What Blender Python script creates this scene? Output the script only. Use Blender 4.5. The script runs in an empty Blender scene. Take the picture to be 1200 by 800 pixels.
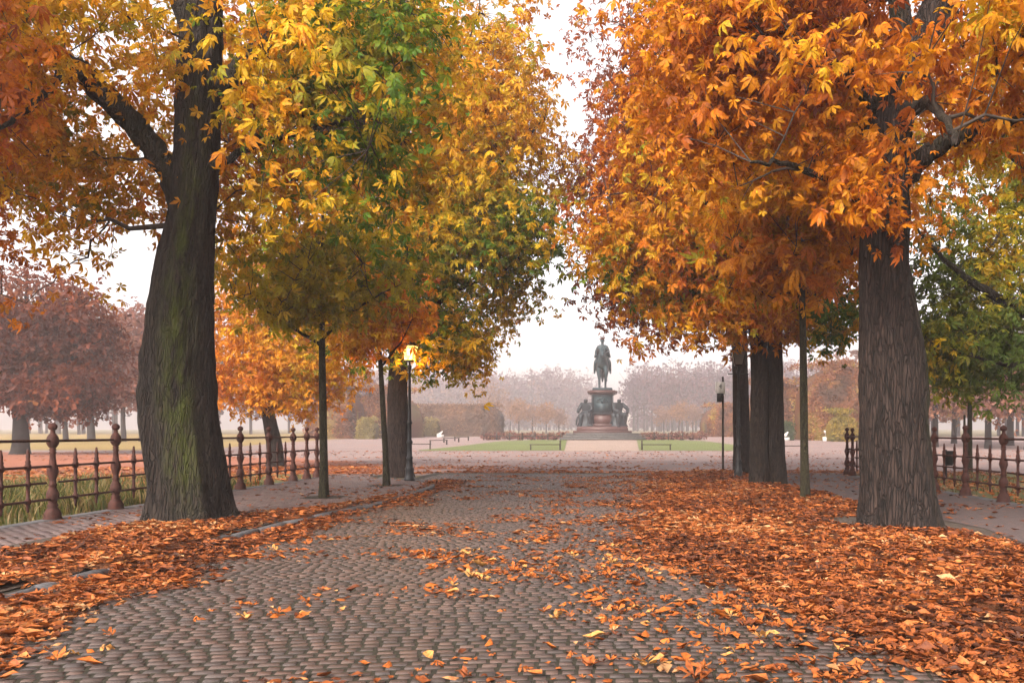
import bpy, bmesh, math, random
import numpy as np
from mathutils import Vector, Matrix, Euler

R = math.radians
SC = bpy.context.scene
COL = SC.collection

# ------------------------------------------------------------------ camera, sky, sun, exposure
CAM_H = 1.5
cd = bpy.data.cameras.new('camera')
cam = bpy.data.objects.new('camera', cd); COL.objects.link(cam)
cam.location = (0, 0, CAM_H); cam.rotation_euler = (R(90), 0, 0)
cd.sensor_width = 36.0; cd.lens = 30.0
cd.shift_x = -106 / 1200.0; cd.shift_y = 106 / 1200.0
cd.clip_start = 0.05; cd.clip_end = 4000
SC.camera = cam

SUN_EL, SUN_AZ = 36.0, 205.0        # azimuth clockwise from +Y (the direction the camera looks)
world = bpy.data.worlds.new('World'); SC.world = world; world.use_nodes = True
wn = world.node_tree; wn.nodes.clear()
sky = wn.nodes.new('ShaderNodeTexSky'); sky.sky_type = 'NISHITA'; sky.sun_disc = False
sky.sun_elevation = R(SUN_EL); sky.sun_rotation = R(SUN_AZ)
sky.air_density = 1.0; sky.dust_density = 6.0; sky.ozone_density = 1.0
hs = wn.nodes.new('ShaderNodeHueSaturation'); hs.inputs['Saturation'].default_value = 0.16   # overcast veil
bg = wn.nodes.new('ShaderNodeBackground'); bg.inputs['Strength'].default_value = 0.15
wo = wn.nodes.new('ShaderNodeOutputWorld')
wm_ = wn.nodes.new('ShaderNodeMix'); wm_.data_type = 'RGBA'; wm_.blend_type = 'MULTIPLY'; wm_.inputs[0].default_value = 1.0
wm_.inputs[7].default_value = (1.0, 0.955, 0.925, 1)                     # thin warm morning cloud
wn.links.new(sky.outputs[0], hs.inputs['Color']); wn.links.new(hs.outputs[0], wm_.inputs[6]); wn.links.new(wm_.outputs[2], bg.inputs['Color'])
wn.links.new(bg.outputs[0], wo.inputs['Surface'])

sd = bpy.data.lights.new('sun', 'SUN'); sd.energy = 1.15; sd.angle = R(18); sd.color = (1.0, 0.87, 0.7)
sun = bpy.data.objects.new('sun', sd); COL.objects.link(sun)
_sv = Vector((math.sin(R(SUN_AZ)) * math.cos(R(SUN_EL)), math.cos(R(SUN_AZ)) * math.cos(R(SUN_EL)), math.sin(R(SUN_EL))))
sun.rotation_euler = _sv.to_track_quat('Z', 'Y').to_euler(); sun.location = _sv * 60
vs = SC.view_settings
SC.display_settings.display_device = 'sRGB'
vs.view_transform = 'Standard'; vs.look = 'None'; vs.gamma = 1.0; vs.use_curve_mapping = False
vs.exposure = 1.78
SC.cycles.use_denoising = True
SC.cycles.max_bounces = 6; SC.cycles.diffuse_bounces = 3; SC.cycles.glossy_bounces = 2
SC.cycles.transmission_bounces = 4; SC.cycles.transparent_max_bounces = 6; SC.cycles.volume_bounces = 1
SC.cycles.caustics_reflective = False; SC.cycles.caustics_refractive = False

# ------------------------------------------------------------------ helpers
def smooth(a, b, x):
    t = np.clip((np.asarray(x, float) - a) / (b - a), 0, 1)
    return t * t * (3 - 2 * t)

def terrain(y):
    y = np.asarray(y, float)
    return 0.5 * smooth(66, 104, y) + 0.006 * np.clip(y - 100, 0, 400)

def gnd(px, py):
    Y = 1000 * CAM_H / (py - 506.0)
    return ((px - 706) * Y / 1000, Y)

def at(px, py, Y):
    """world point seen at pixel (px, py) of the 1200 x 800 photograph at depth Y"""
    return ((px - 706) * Y / 1000, Y, CAM_H + (506 - py) * Y / 1000)

_HT = np.random.default_rng(5).random(4096)
def vnoise(p, seed=0):
    p = np.atleast_2d(np.asarray(p, float)) + seed * 17.31
    i = np.floor(p).astype(np.int64); f = p - i; f = f * f * (3 - 2 * f)
    if p.shape[1] == 2:
        i = np.hstack([i, np.zeros((len(i), 1), np.int64)]); f = np.hstack([f, np.zeros((len(f), 1))])
    out = 0
    for dx in (0, 1):
        for dy in (0, 1):
            for dz in (0, 1):
                h = _HT[((i[:, 0] + dx) * 73856093 ^ (i[:, 1] + dy) * 19349663 ^ (i[:, 2] + dz) * 83492791) & 4095]
                out = out + h * (f[:, 0] if dx else 1 - f[:, 0]) * (f[:, 1] if dy else 1 - f[:, 1]) * (f[:, 2] if dz else 1 - f[:, 2])
    return out

def fbm(p, seed=0, oct=3):
    p = np.asarray(p, float); s = 0; a = 0.5; n = 0
    for k in range(oct):
        s = s + a * vnoise(p * 2 ** k, seed + k); n += a; a *= 0.5
    return s / n

def empty(name, loc=(0, 0, 0), label=None, cat=None, group=None, rz=0.0):
    o = bpy.data.objects.new(name, None); COL.objects.link(o)
    o.location = loc; o.rotation_euler = (0, 0, rz); o.empty_display_size = 0.2
    tag(o, label, cat, group)
    return o

def tag(o, label=None, cat=None, group=None, kind=None):
    if label: o['label'] = label
    if cat: o['category'] = cat
    if group: o['group'] = group
    if kind: o['kind'] = kind
    return o

def new_mesh(name, verts, faces, mat=None, col=None, smooth_=False):
    """faces: list of (M,k) integer arrays"""
    verts = np.asarray(verts, np.float32)
    me = bpy.data.meshes.new(name)
    if not isinstance(faces, list): faces = [faces]
    faces = [np.asarray(f, np.int32) for f in faces if len(f)]
    nl = sum(f.size for f in faces); npol = sum(len(f) for f in faces)
    me.vertices.add(len(verts)); me.vertices.foreach_set('co', verts.ravel())
    me.loops.add(nl); me.loops.foreach_set('vertex_index', np.concatenate([f.ravel() for f in faces]))
    tot = np.concatenate([np.full(len(f), f.shape[1], np.int32) for f in faces])
    st = np.concatenate([[0], np.cumsum(tot)[:-1]]).astype(np.int32)
    me.polygons.add(npol)
    me.polygons.foreach_set('loop_start', st)
    if smooth_: me.polygons.foreach_set('use_smooth', np.ones(npol, bool))
    me.update(calc_edges=True); me.validate()
    if col is not None:
        a = me.attributes.new('col', 'FLOAT_COLOR', 'POINT')
        c = np.ones((len(verts), 4), np.float32); c[:, :3] = col
        a.data.foreach_set('color', c.ravel())
    if mat: me.materials.append(mat)
    return me

def link(name, me, parent=None, loc=None, rot=None, scale=None):
    o = bpy.data.objects.new(name, me); COL.objects.link(o)
    if parent: o.parent = parent
    if loc is not None: o.location = loc
    if rot is not None: o.rotation_euler = rot
    if scale is not None: o.scale = (scale,) * 3 if np.isscalar(scale) else scale
    return o

class MB:
    """collects verts / faces of any size, optional colour, into one mesh"""
    def __init__(s): s.v = []; s.f = {}; s.c = []; s.n = 0
    def add(s, v, f, c=None):
        v = np.asarray(v, np.float32).reshape(-1, 3)
        for q in (f if isinstance(f, list) else [f]):
            q = np.asarray(q, np.int32)
            if q.size: s.f.setdefault(q.shape[1], []).append(q + s.n)
        s.v.append(v); s.n += len(v)
        if c is not None: s.c.append(np.broadcast_to(np.asarray(c, np.float32), (len(v), 3)))
    def box(s, c, d, rz=0.0, taper=1.0, bev=0.0):
        x, y, z = np.asarray(d, float) / 2
        if bev <= 0:
            v = np.array([[-x, -y, -z], [x, -y, -z], [x, y, -z], [-x, y, -z], [-x * taper, -y * taper, z], [x * taper, -y * taper, z], [x * taper, y * taper, z], [-x * taper, y * taper, z]])
            f = [[0, 3, 2, 1], [4, 5, 6, 7], [0, 1, 5, 4], [1, 2, 6, 5], [2, 3, 7, 6], [3, 0, 4, 7]]
        else:
            b = bev; v = []
            for (zz, i) in ((-z, b), (-z + b, 0), (z - b, 0), (z, b)):
                k = 1 + (taper - 1) * (zz + z) / (2 * z)
                v += [[-x * k + i, -y * k + i, zz], [x * k - i, -y * k + i, zz], [x * k - i, y * k - i, zz], [-x * k + i, y * k - i, zz]]
            v = np.array(v); f = [[0, 3, 2, 1], [12, 13, 14, 15]]
            for r in range(3):
                for a in range(4): f.append([r * 4 + a, r * 4 + (a + 1) % 4, r * 4 + 4 + (a + 1) % 4, r * 4 + 4 + a])
        ca, sa = math.cos(rz), math.sin(rz)
        w = np.stack([v[:, 0] * ca - v[:, 1] * sa, v[:, 0] * sa + v[:, 1] * ca, v[:, 2]], 1) + np.asarray(c)
        s.add(w, np.array(f)); return s
    def lathe(s, prof, n=12, c=(0, 0, 0)):
        prof = np.asarray(prof, float); a = np.arange(n) * 2 * np.pi / n
        v = np.stack([prof[:, 0:1] * np.cos(a), prof[:, 0:1] * np.sin(a), np.repeat(prof[:, 1:2], n, 1)], 2).reshape(-1, 3) + np.asarray(c)
        i = np.arange(len(prof) - 1)[:, None] * n; j = np.arange(n)[None]; j2 = (j + 1) % n
        f = np.stack([i + j, i + j2, i + n + j2, i + n + j], 2).reshape(-1, 4)
        caps = [[(len(prof) - 1) * n + k for k in range(n)], [n - 1 - k for k in range(n)]]
        s.add(v, [f, np.array(caps)]); return s
    def tube(s, pts, rad, n=6, cap=True, c=None):
        pts = np.asarray(pts, float); rad = np.broadcast_to(np.asarray(rad, float), (len(pts),))
        t = np.gradient(pts, axis=0); t /= np.linalg.norm(t, axis=1)[:, None] + 1e-9
        ref = np.array([0, 0, 1.0]) if abs(t[0, 2]) < 0.8 else np.array([1.0, 0, 0])
        u = np.cross(t, ref); u /= np.linalg.norm(u, axis=1)[:, None] + 1e-9
        w = np.cross(t, u); a = np.arange(n) * 2 * np.pi / n
        v = pts[:, None] + rad[:, None, None] * (np.cos(a)[None, :, None] * u[:, None] + np.sin(a)[None, :, None] * w[:, None])
        i = np.arange(len(pts) - 1)[:, None] * n; j = np.arange(n)[None]; j2 = (j + 1) % n
        f = np.stack([i + j, i + n + j, i + n + j2, i + j2], 2).reshape(-1, 4)
        s.add(v.reshape(-1, 3), f, c)
        return s
    def mesh(s, name, mat=None, smooth_=False):
        col = np.concatenate(s.c) if s.c else None
        return new_mesh(name, np.concatenate(s.v), [np.concatenate(q) for q in s.f.values()], mat, col, smooth_)
    def build(s, name, mat, parent=None, loc=None, smooth_=False, **k):
        return link(name, s.mesh(name, mat, smooth_), parent, loc, **k)

def grid_sheet(xs, ys, zfun):
    X, Y = np.meshgrid(xs, ys); Z = zfun(X, Y)
    v = np.stack([X, Y, Z], 2).reshape(-1, 3); nx = len(xs)
    i = np.arange(len(ys) - 1)[:, None] * nx + np.arange(nx - 1)[None]
    f = np.stack([i, i + 1, i + nx + 1, i + nx], 2).reshape(-1, 4)
    return v, f

# ------------------------------------------------------------------ materials
def mat_new(name):
    m = bpy.data.materials.new(name); m.use_nodes = True; nt = m.node_tree
    b = nt.nodes['Principled BSDF']; b.inputs['Roughness'].default_value = 0.8
    b.inputs['Specular IOR Level'].default_value = 0.25
    return m, nt, b
def nd(nt, t, **k):
    n = nt.nodes.new(t)
    for a, v in k.items():
        if a in n.inputs: n.inputs[a].default_value = v
        else: setattr(n, a, v)
    return n
def coords(nt, scale=(1, 1, 1), obj=True):
    tc = nd(nt, 'ShaderNodeTexCoord'); mp = nd(nt, 'ShaderNodeMapping')
    mp.inputs['Scale'].default_value = scale
    nt.links.new(tc.outputs['Object' if obj else 'Generated'], mp.inputs[0]); return mp.outputs[0]
def geo_coords(nt, scale=(1, 1, 1)):
    tc = nd(nt, 'ShaderNodeNewGeometry'); mp = nd(nt, 'ShaderNodeMapping')
    mp.inputs['Scale'].default_value = scale
    nt.links.new(tc.outputs['Position'], mp.inputs[0]); return mp.outputs[0]
def noise(nt, vec, scale, detail=4, rough=0.6):
    n = nd(nt, 'ShaderNodeTexNoise'); n.inputs['Scale'].default_value = scale
    n.inputs['Detail'].default_value = detail; n.inputs['Roughness'].default_value = rough
    nt.links.new(vec, n.inputs['Vector']); return n.outputs[0]
def ramp(nt, fac, stops):
    r = nd(nt, 'ShaderNodeValToRGB'); e = r.color_ramp.elements
    while len(e) < len(stops): e.new(0.5)
    for el, (p, c) in zip(e, stops): el.position = p; el.color = (*c, 1)
    nt.links.new(fac, r.inputs[0]); return r.outputs[0]
def mixc(nt, fac, a, b, mode='MIX'):
    m = nd(nt, 'ShaderNodeMix', data_type='RGBA', blend_type=mode)
    for s, v in ((0, fac), (6, a), (7, b)):
        if hasattr(v, 'links'): nt.links.new(v, m.inputs[s])
        else: m.inputs[s].default_value = v if np.isscalar(v) else (*v, 1)
    return m.outputs[2]
def bump(nt, b, h, strength=0.5, dist=0.02):
    n = nd(nt, 'ShaderNodeBump'); n.inputs['Strength'].default_value = strength; n.inputs['Distance'].default_value = dist
    nt.links.new(h, n.inputs['Height']); nt.links.new(n.outputs[0], b.inputs['Normal'])
def plain(name, c, rough=0.7, metal=0.0, var=0.25, scale=8, bstr=0.2):
    m, nt, b = mat_new(name); v = geo_coords(nt); n = noise(nt, v, scale)
    lo = tuple(x * (1 - var) for x in c); hi = tuple(min(1, x * (1 + var)) for x in c)
    nt.links.new(ramp(nt, n, [(0.3, lo), (0.7, hi)]), b.inputs['Base Color'])
    b.inputs['Roughness'].default_value = rough; b.inputs['Metallic'].default_value = metal
    if bstr: bump(nt, b, noise(nt, v, scale * 6), bstr, 0.01)
    return m

def leaf_mat(name, trans=0.48, rough=0.55, spots=0.8):
    m, nt, b = mat_new(name)
    a = nd(nt, 'ShaderNodeAttribute', attribute_name='col')
    v = geo_coords(nt)
    n = noise(nt, v, 28, 3)
    f = ramp(nt, n, [(0.5, (0, 0, 0)), (0.66, (spots,) * 3)])
    c = mixc(nt, f, a.outputs['Color'], mixc(nt, 1.0, a.outputs['Color'], (0.42, 0.26, 0.2), 'MULTIPLY'))
    nt.links.new(c, b.inputs['Base Color']); b.inputs['Roughness'].default_value = rough
    b.inputs['Specular IOR Level'].default_value = 0.2
    out = [n_ for n_ in nt.nodes if n_.type == 'OUTPUT_MATERIAL'][0]
    tr = nd(nt, 'ShaderNodeBsdfTranslucent'); nt.links.new(c, tr.inputs['Color'])
    mx = nd(nt, 'ShaderNodeMixShader'); mx.inputs[0].default_value = trans
    nt.links.new(b.outputs[0], mx.inputs[1]); nt.links.new(tr.outputs[0], mx.inputs[2]); nt.links.new(mx.outputs[0], out.inputs['Surface'])
    return m

def bark_mat(name, dark, light, moss=(0.038, 0.046, 0.005), scale=1.0):
    m, nt, b = mat_new(name)
    v = geo_coords(nt, (1, 1, 0.11)); v2 = geo_coords(nt, (1, 1, 0.3))
    w = nd(nt, 'ShaderNodeTexVoronoi', feature='DISTANCE_TO_EDGE'); w.inputs['Scale'].default_value = 26 * scale
    nz = noise(nt, v2, 5 * scale, 3)
    vv = mixc(nt, 0.16, v, nz, 'ADD'); nt.links.new(vv, w.inputs['Vector'])
    crack = ramp(nt, w.outputs['Distance'], [(0.0, (0, 0, 0)), (0.16, (1, 1, 1))])
    n2 = noise(nt, v2, 14 * scale, 6, 0.7)
    base = ramp(nt, n2, [(0.3, dark), (0.72, light)])
    base = mixc(nt, crack, mixc(nt, 1.0, base, (0.22, 0.2, 0.19), 'MULTIPLY'), base)
    a = nd(nt, 'ShaderNodeAttribute', attribute_name='col')
    sep = nd(nt, 'ShaderNodeSeparateColor'); nt.links.new(a.outputs['Color'], sep.inputs[0])
    mm = nd(nt, 'ShaderNodeMath', operation='MULTIPLY'); nt.links.new(sep.outputs[1], mm.inputs[0])
    nt.links.new(ramp(nt, noise(nt, v2, 6 * scale, 5, 0.7), [(0.38, (0, 0, 0)), (0.6, (1, 1, 1))]), mm.inputs[1])
    base = mixc(nt, mm.outputs[0], base, moss)
    nt.links.new(base, b.inputs['Base Color']); b.inputs['Roughness'].default_value = 0.9
    h = mixc(nt, 0.4, crack, n2); bump(nt, b, h, 1.0, 0.045)
    return m

M = {}
M['leaf'] = leaf_mat('leaf')
M['litter'] = leaf_mat('fallen_leaf', 0.12, 0.6, 0.7)
M['bark'] = bark_mat('bark_brown', (0.004, 0.0028, 0.0022), (0.036, 0.025, 0.019))
M['bark_red'] = bark_mat('bark_red_brown', (0.0045, 0.003, 0.0024), (0.042, 0.026, 0.021), scale=.85)
M['bark_young'] = bark_mat('bark_young', (0.026, 0.023, 0.012), (0.07, 0.062, 0.03), scale=2.0)
M['bark_far'] = plain('bark_far', (0.013, 0.011, 0.01), 0.9, var=0.3, scale=3, bstr=0)
M['branch'] = plain('branch_bark', (0.04, 0.03, 0.024), 0.9, var=0.3, scale=6, bstr=0)
M['rust_iron'] = plain('rusty_painted_iron', (0.042, 0.0125, 0.0085), 0.75, 0.0, var=0.45, scale=14, bstr=0.5)
M['black_iron'] = plain('black_iron', (0.02, 0.021, 0.023), 0.5, 0.3, var=0.3, scale=10, bstr=0.2)
M['kerb'] = plain('kerb_granite', (0.075, 0.072, 0.076), 0.8, var=0.35, scale=18, bstr=0.5)
M['step'] = plain('grey_stone', (0.06, 0.056, 0.053), 0.85, var=0.25, scale=4, bstr=0.2)
M['granite_red'] = plain('red_granite', (0.052, 0.024, 0.021), 0.45, var=0.25, scale=5, bstr=0.1)
M['bronze'] = plain('patinated_bronze', (0.012, 0.024, 0.028), 0.55, 0.2, var=0.5, scale=4, bstr=0.3)
M['bronze_dark'] = plain('dark_bronze', (0.009, 0.013, 0.016), 0.5, 0.15, var=0.5, scale=4, bstr=0.3)
M['wood'] = plain('weathered_wood', (0.03, 0.022, 0.018), 0.85, var=0.4, scale=9)
M['white_stone'] = plain('white_stone', (0.42, 0.4, 0.38), 0.8, var=0.1, scale=5)
M['sign'] = plain('sign_white', (0.62, 0.6, 0.58), 0.5, var=0.06, scale=3, bstr=0)
M['sign_black'] = plain('sign_black', (0.02, 0.02, 0.02), 0.5, var=0.1, scale=3, bstr=0)
M['house'] = plain('far_house_wall', (0.4, 0.35, 0.3), 0.9, var=0.1, scale=0.4, bstr=0)
M['roof'] = plain('far_roof', (0.12, 0.09, 0.085), 0.9, var=0.1, scale=0.4, bstr=0)
M['glassdark'] = plain('far_window', (0.03, 0.035, 0.04), 0.2, var=0.1, scale=0.4, bstr=0)

def sett_mat():
    m, nt, b = mat_new('stone_sett')
    v = geo_coords(nt); a = nd(nt, 'ShaderNodeAttribute', attribute_name='col')
    n = noise(nt, v, 45, 5, 0.7); n2 = noise(nt, v, 0.7, 3)
    c = mixc(nt, 1.0, a.outputs['Color'], ramp(nt, n, [(0.3, (0.72, 0.72, 0.74)), (0.7, (1.2, 1.18, 1.16))]), 'MULTIPLY')
    c = mixc(nt, 1.0, c, ramp(nt, n2, [(0.3, (0.85, 0.85, 0.87)), (0.7, (1.12, 1.08, 1.06))]), 'MULTIPLY')
    nt.links.new(c, b.inputs['Base Color']); b.inputs['Roughness'].default_value = 0.5
    b.inputs['Specular IOR Level'].default_value = 0.4
    bump(nt, b, n, 0.6, 0.012); return m
M['sett'] = sett_mat()

def ground_mat(name, stops, scale, s2, stops2, bdist=0.02, bstr=0.6, bscale=60, speck=None, rough=0.9):
    m, nt, b = mat_new(name); v = geo_coords(nt)
    c = ramp(nt, noise(nt, v, scale, 6, 0.65), stops)
    c = mixc(nt, 1.0, c, ramp(nt, noise(nt, v, s2, 4), stops2), 'MULTIPLY')
    if speck:
        sc_, th, colr = speck
        w = nd(nt, 'ShaderNodeTexVoronoi'); w.inputs['Scale'].default_value = sc_
        nt.links.new(v, w.inputs['Vector'])
        k = ramp(nt, w.outputs['Distance'], [(th * 0.8, (1, 1, 1)), (th, (0, 0, 0))])
        k2 = mixc(nt, 1.0, k, ramp(nt, noise(nt, v, sc_ * 0.15, 3), [(0.45, (0, 0, 0)), (0.6, (1, 1, 1))]), 'MULTIPLY')
        c = mixc(nt, k2, c, colr)
    nt.links.new(c, b.inputs['Base Color']); b.inputs['Roughness'].default_value = rough
    bump(nt, b, noise(nt, v, bscale, 4, 0.7), bstr, bdist); return m
ONE = [(0.3, (0.85, 0.85, 0.85)), (0.7, (1.1, 1.08, 1.06))]
M['earth'] = ground_mat('earth', [(0.3, (0.07, 0.055, 0.03)), (0.7, (0.14, 0.12, 0.05))], 1.2, 0.1, ONE)
M['gravel'] = ground_mat('pink_gravel', [(0.35, (0.1360, 0.0960, 0.0896)), (0.65, (0.2080, 0.1520, 0.1424))], 9, 0.25, ONE, speck=(2.2, 0.28, (0.3, 0.1, 0.05)))
M['sand'] = ground_mat('sand_path', [(0.35, (0.1804, 0.1271, 0.1025)), (0.65, (0.2378, 0.1763, 0.1435))], 6, 0.4, ONE)
M['bed'] = ground_mat('joint_soil', [(0.3, (0.017, 0.014, 0.011)), (0.7, (0.032, 0.028, 0.016))], 20, 2, ONE)
M['soil'] = ground_mat('dark_soil', [(0.3, (0.045, 0.034, 0.027)), (0.7, (0.1, 0.075, 0.06))], 16, 1.2, ONE, 0.03, 0.9)
M['path_r'] = ground_mat('trodden_path', [(0.3, (0.0600, 0.0440, 0.0432)), (0.7, (0.1040, 0.0760, 0.0744))], 14, 0.8, ONE, speck=(7, 0.25, (0.2, 0.07, 0.03)))
M['mulch'] = ground_mat('leaf_mould', [(0.25, (0.0420, 0.0154, 0.0070)), (0.55, (0.1400, 0.0455, 0.0140)), (0.75, (0.2380, 0.0805, 0.0210))], 22, 1.5, ONE, 0.05, 1.0, 30)
M['red_leaf_bed'] = ground_mat('far_leaf_carpet', [(0.3, (0.1445, 0.0510, 0.0298)), (0.7, (0.2805, 0.1020, 0.0553))], 5, 0.15, ONE, 0.04, 0.8, 14)
M['lawn'] = ground_mat('lawn_grass', [(0.3, (0.0595, 0.0808, 0.0213)), (0.7, (0.1275, 0.1360, 0.0382))], 5, 0.3, ONE, 0.05, 1.0, 25)
M['lawn_y'] = ground_mat('lawn_yellow', [(0.3, (0.15, 0.105, 0.03)), (0.7, (0.22, 0.15, 0.045))], 3, 0.08, ONE, 0.05, 1.0, 12)
M['rough'] = ground_mat('rough_ground', [(0.3, (0.06, 0.065, 0.02)), (0.7, (0.13, 0.12, 0.04))], 6, 0.5, ONE)

# ------------------------------------------------------------------ ground, plaza, road, pavements
rng = np.random.default_rng(11)
ys = np.concatenate([np.arange(-60, 60, 8), np.arange(60, 130, 2.5), np.arange(130, 705, 25)])
v, f = grid_sheet(np.linspace(-440, 440, 12), ys, lambda x, y: terrain(y) - 0.02)
tag(link('ground', new_mesh('ground', v, f, M['earth'])), kind='structure')

def sheet(name, x0, x1, y0, y1, dz, mat, step=2.5, edge=0.0, seed=0):
    n = max(2, int((y1 - y0) / step) + 1); nx = 2 if edge == 0 else max(2, int((x1 - x0) / 1.0))
    def zf(x, y): return terrain(y) + dz
    v, f = grid_sheet(np.linspace(x0, x1, nx), np.linspace(y0, y1, n), zf)
    return tag(link(name, new_mesh(name, v, f, mat)), kind='structure')
def poly_sheet(name, pts, dz, mat, step=2.0):
    """flat-ish outline sheet, cut into strips so that it follows the terrain"""
    bm = bmesh.new(); bm.faces.new([bm.verts.new((x, y, 0)) for x, y in pts])
    y0 = min(p[1] for p in pts); y1 = max(p[1] for p in pts); y = y0 + step
    while y < y1:
        bmesh.ops.bisect_plane(bm, geom=bm.verts[:] + bm.edges[:] + bm.faces[:], plane_co=(0, y, 0), plane_no=(0, 1, 0)); y += step
    bmesh.ops.triangulate(bm, faces=bm.faces[:])
    for q in bm.verts: q.co.z = float(terrain(q.co.y)) + dz
    bm.normal_update()
    for fc in bm.faces:
        if fc.normal.z < 0: fc.normal_flip()
    me = bpy.data.meshes.new(name); bm.to_mesh(me); bm.free(); me.materials.append(mat)
    return tag(link(name, me), kind='structure')

sheet('plaza', -160, 160, 29.5, 140, 0.0, M['gravel'])
sheet('road_bed', -6, 6, -8, 30.5, 0.040, M['bed'])
poly_sheet('monument_path', [(-3.0, 66.5), (2.85, 66.5), (4.1, 104), (-4.2, 104)], 0.012, M['sand'])
poly_sheet('lawn', [(-3.05, 68.2), (-14.6, 67.6), (-15, 70), (-13, 84), (-11.5, 97), (-8.5, 103.5), (-4.3, 103.5)], 0.02, M['lawn'])
poly_sheet('lawn', [(2.95, 68.2), (4.15, 103.5), (8.5, 103.5), (11.5, 97), (13, 84), (14, 70), (13.5, 67.6)], 0.02, M['lawn'])
_c = [(-70, 29.0), (-7.6, 29.0), (-6.9, 31), (-8.2, 33), (-7.0, 35), (-9.5, 37), (-9.0, 39), (-12, 41), (-12.6, 44), (-16, 46), (-17, 49), (-22, 51), (-24, 55), (-31, 58), (-38, 63), (-70, 66)]
poly_sheet('leaf_carpet', _c, 0.008, M['red_leaf_bed'])
sheet('meadow', -160, -34, 70, 200, 0.01, M['lawn_y'])
sheet('rough_verge', -30, -8.95, -8, 29.0, 0.06, M['rough'])
sheet('leafy_verge', 8.2, 60, -8, 29.5, 0.06, M['rough'])

# left pavement (raised 0.1) with its kerb line; right verge and path
KERB = [(-5.3, 2.0), (-5.15, 6.0), (-5.05, 8.5), (-5.0, 11.6), (-4.88, 13.4), (-4.5, 16.0), (-4.36, 19.0), (-4.33, 21.2), (-4.5, 22.8), (-5.0, 24.2), (-5.8, 25.3), (-6.8, 26.0)]
SIDE_Z = 0.10
poly_sheet('pavement', [(-9.0, -8), (-5.45, -8)] + [(x - 0.08, y) for x, y in KERB] + [(-7.2, 28.6), (-9.0, 28.6)], SIDE_Z - 0.002, M['bed'])
PAVE = bpy.data.objects['pavement']
poly_sheet('planting_strip', [(-7.2, -8), (-5.5, -8)] + [(x - 0.14, y) for x, y in KERB[:5]] + [(-5.2, 14.6), (-6.1, 15.0), (-7.05, 14.4), (-7.3, 13.2)], SIDE_Z + 0.012, M['soil'])
poly_sheet('verge', [(2.98, -8), (8.2, -8), (8.2, 29.0), (3.6, 29.0), (2.98, 27.0)], SIDE_Z - 0.004, M['soil'])
poly_sheet('trodden_path', [(5.5, -8), (8.0, -8), (8.0, 29.2), (4.6, 28.6), (4.7, 25.3), (5.1, 23.8), (4.75, 20.2), (4.8, 18.2), (5.15, 15.6), (5.55, 12.4), (5.2, 10.0)], SIDE_Z + 0.004, M['path_r'])

def kx(y): return np.interp(y, [p[1] for p in KERB], [p[0] for p in KERB])

def sett_mesh(rg, lx, ly, h=0.05, dome=0.006):
    """one worn stone: a slightly domed top with rounded shoulders"""
    a, b = lx / 2, ly / 2; i = 0.009
    j = lambda s: rg.uniform(-s, s)
    base = np.array([[-a, -b, 0], [a, -b, 0], [a, b, 0], [-a, b, 0]]) + np.array([[j(.005), j(.0025), 0] for _ in range(4)])
    top = base.copy(); top[:, 0] *= (a - i) / a; top[:, 1] *= (b - i) / b
    base[:, 2] = h - .03; sh = base.copy(); sh[:, 2] = h - 0.009; top[:, 2] = h + np.array([j(.003) for _ in range(4)])
    c = np.array([[j(.01), j(.01), h + dome]])
    v = np.concatenate([base, top, c])
    f4 = []
    for k in range(4):
        k2 = (k + 1) % 4; f4 += [[k, k2, 4 + k2, 4 + k]]
    f3 = [[4 + k, 4 + (k + 1) % 4, 8] for k in range(4)]
    return v, np.array(f4), np.array(f3)

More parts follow.
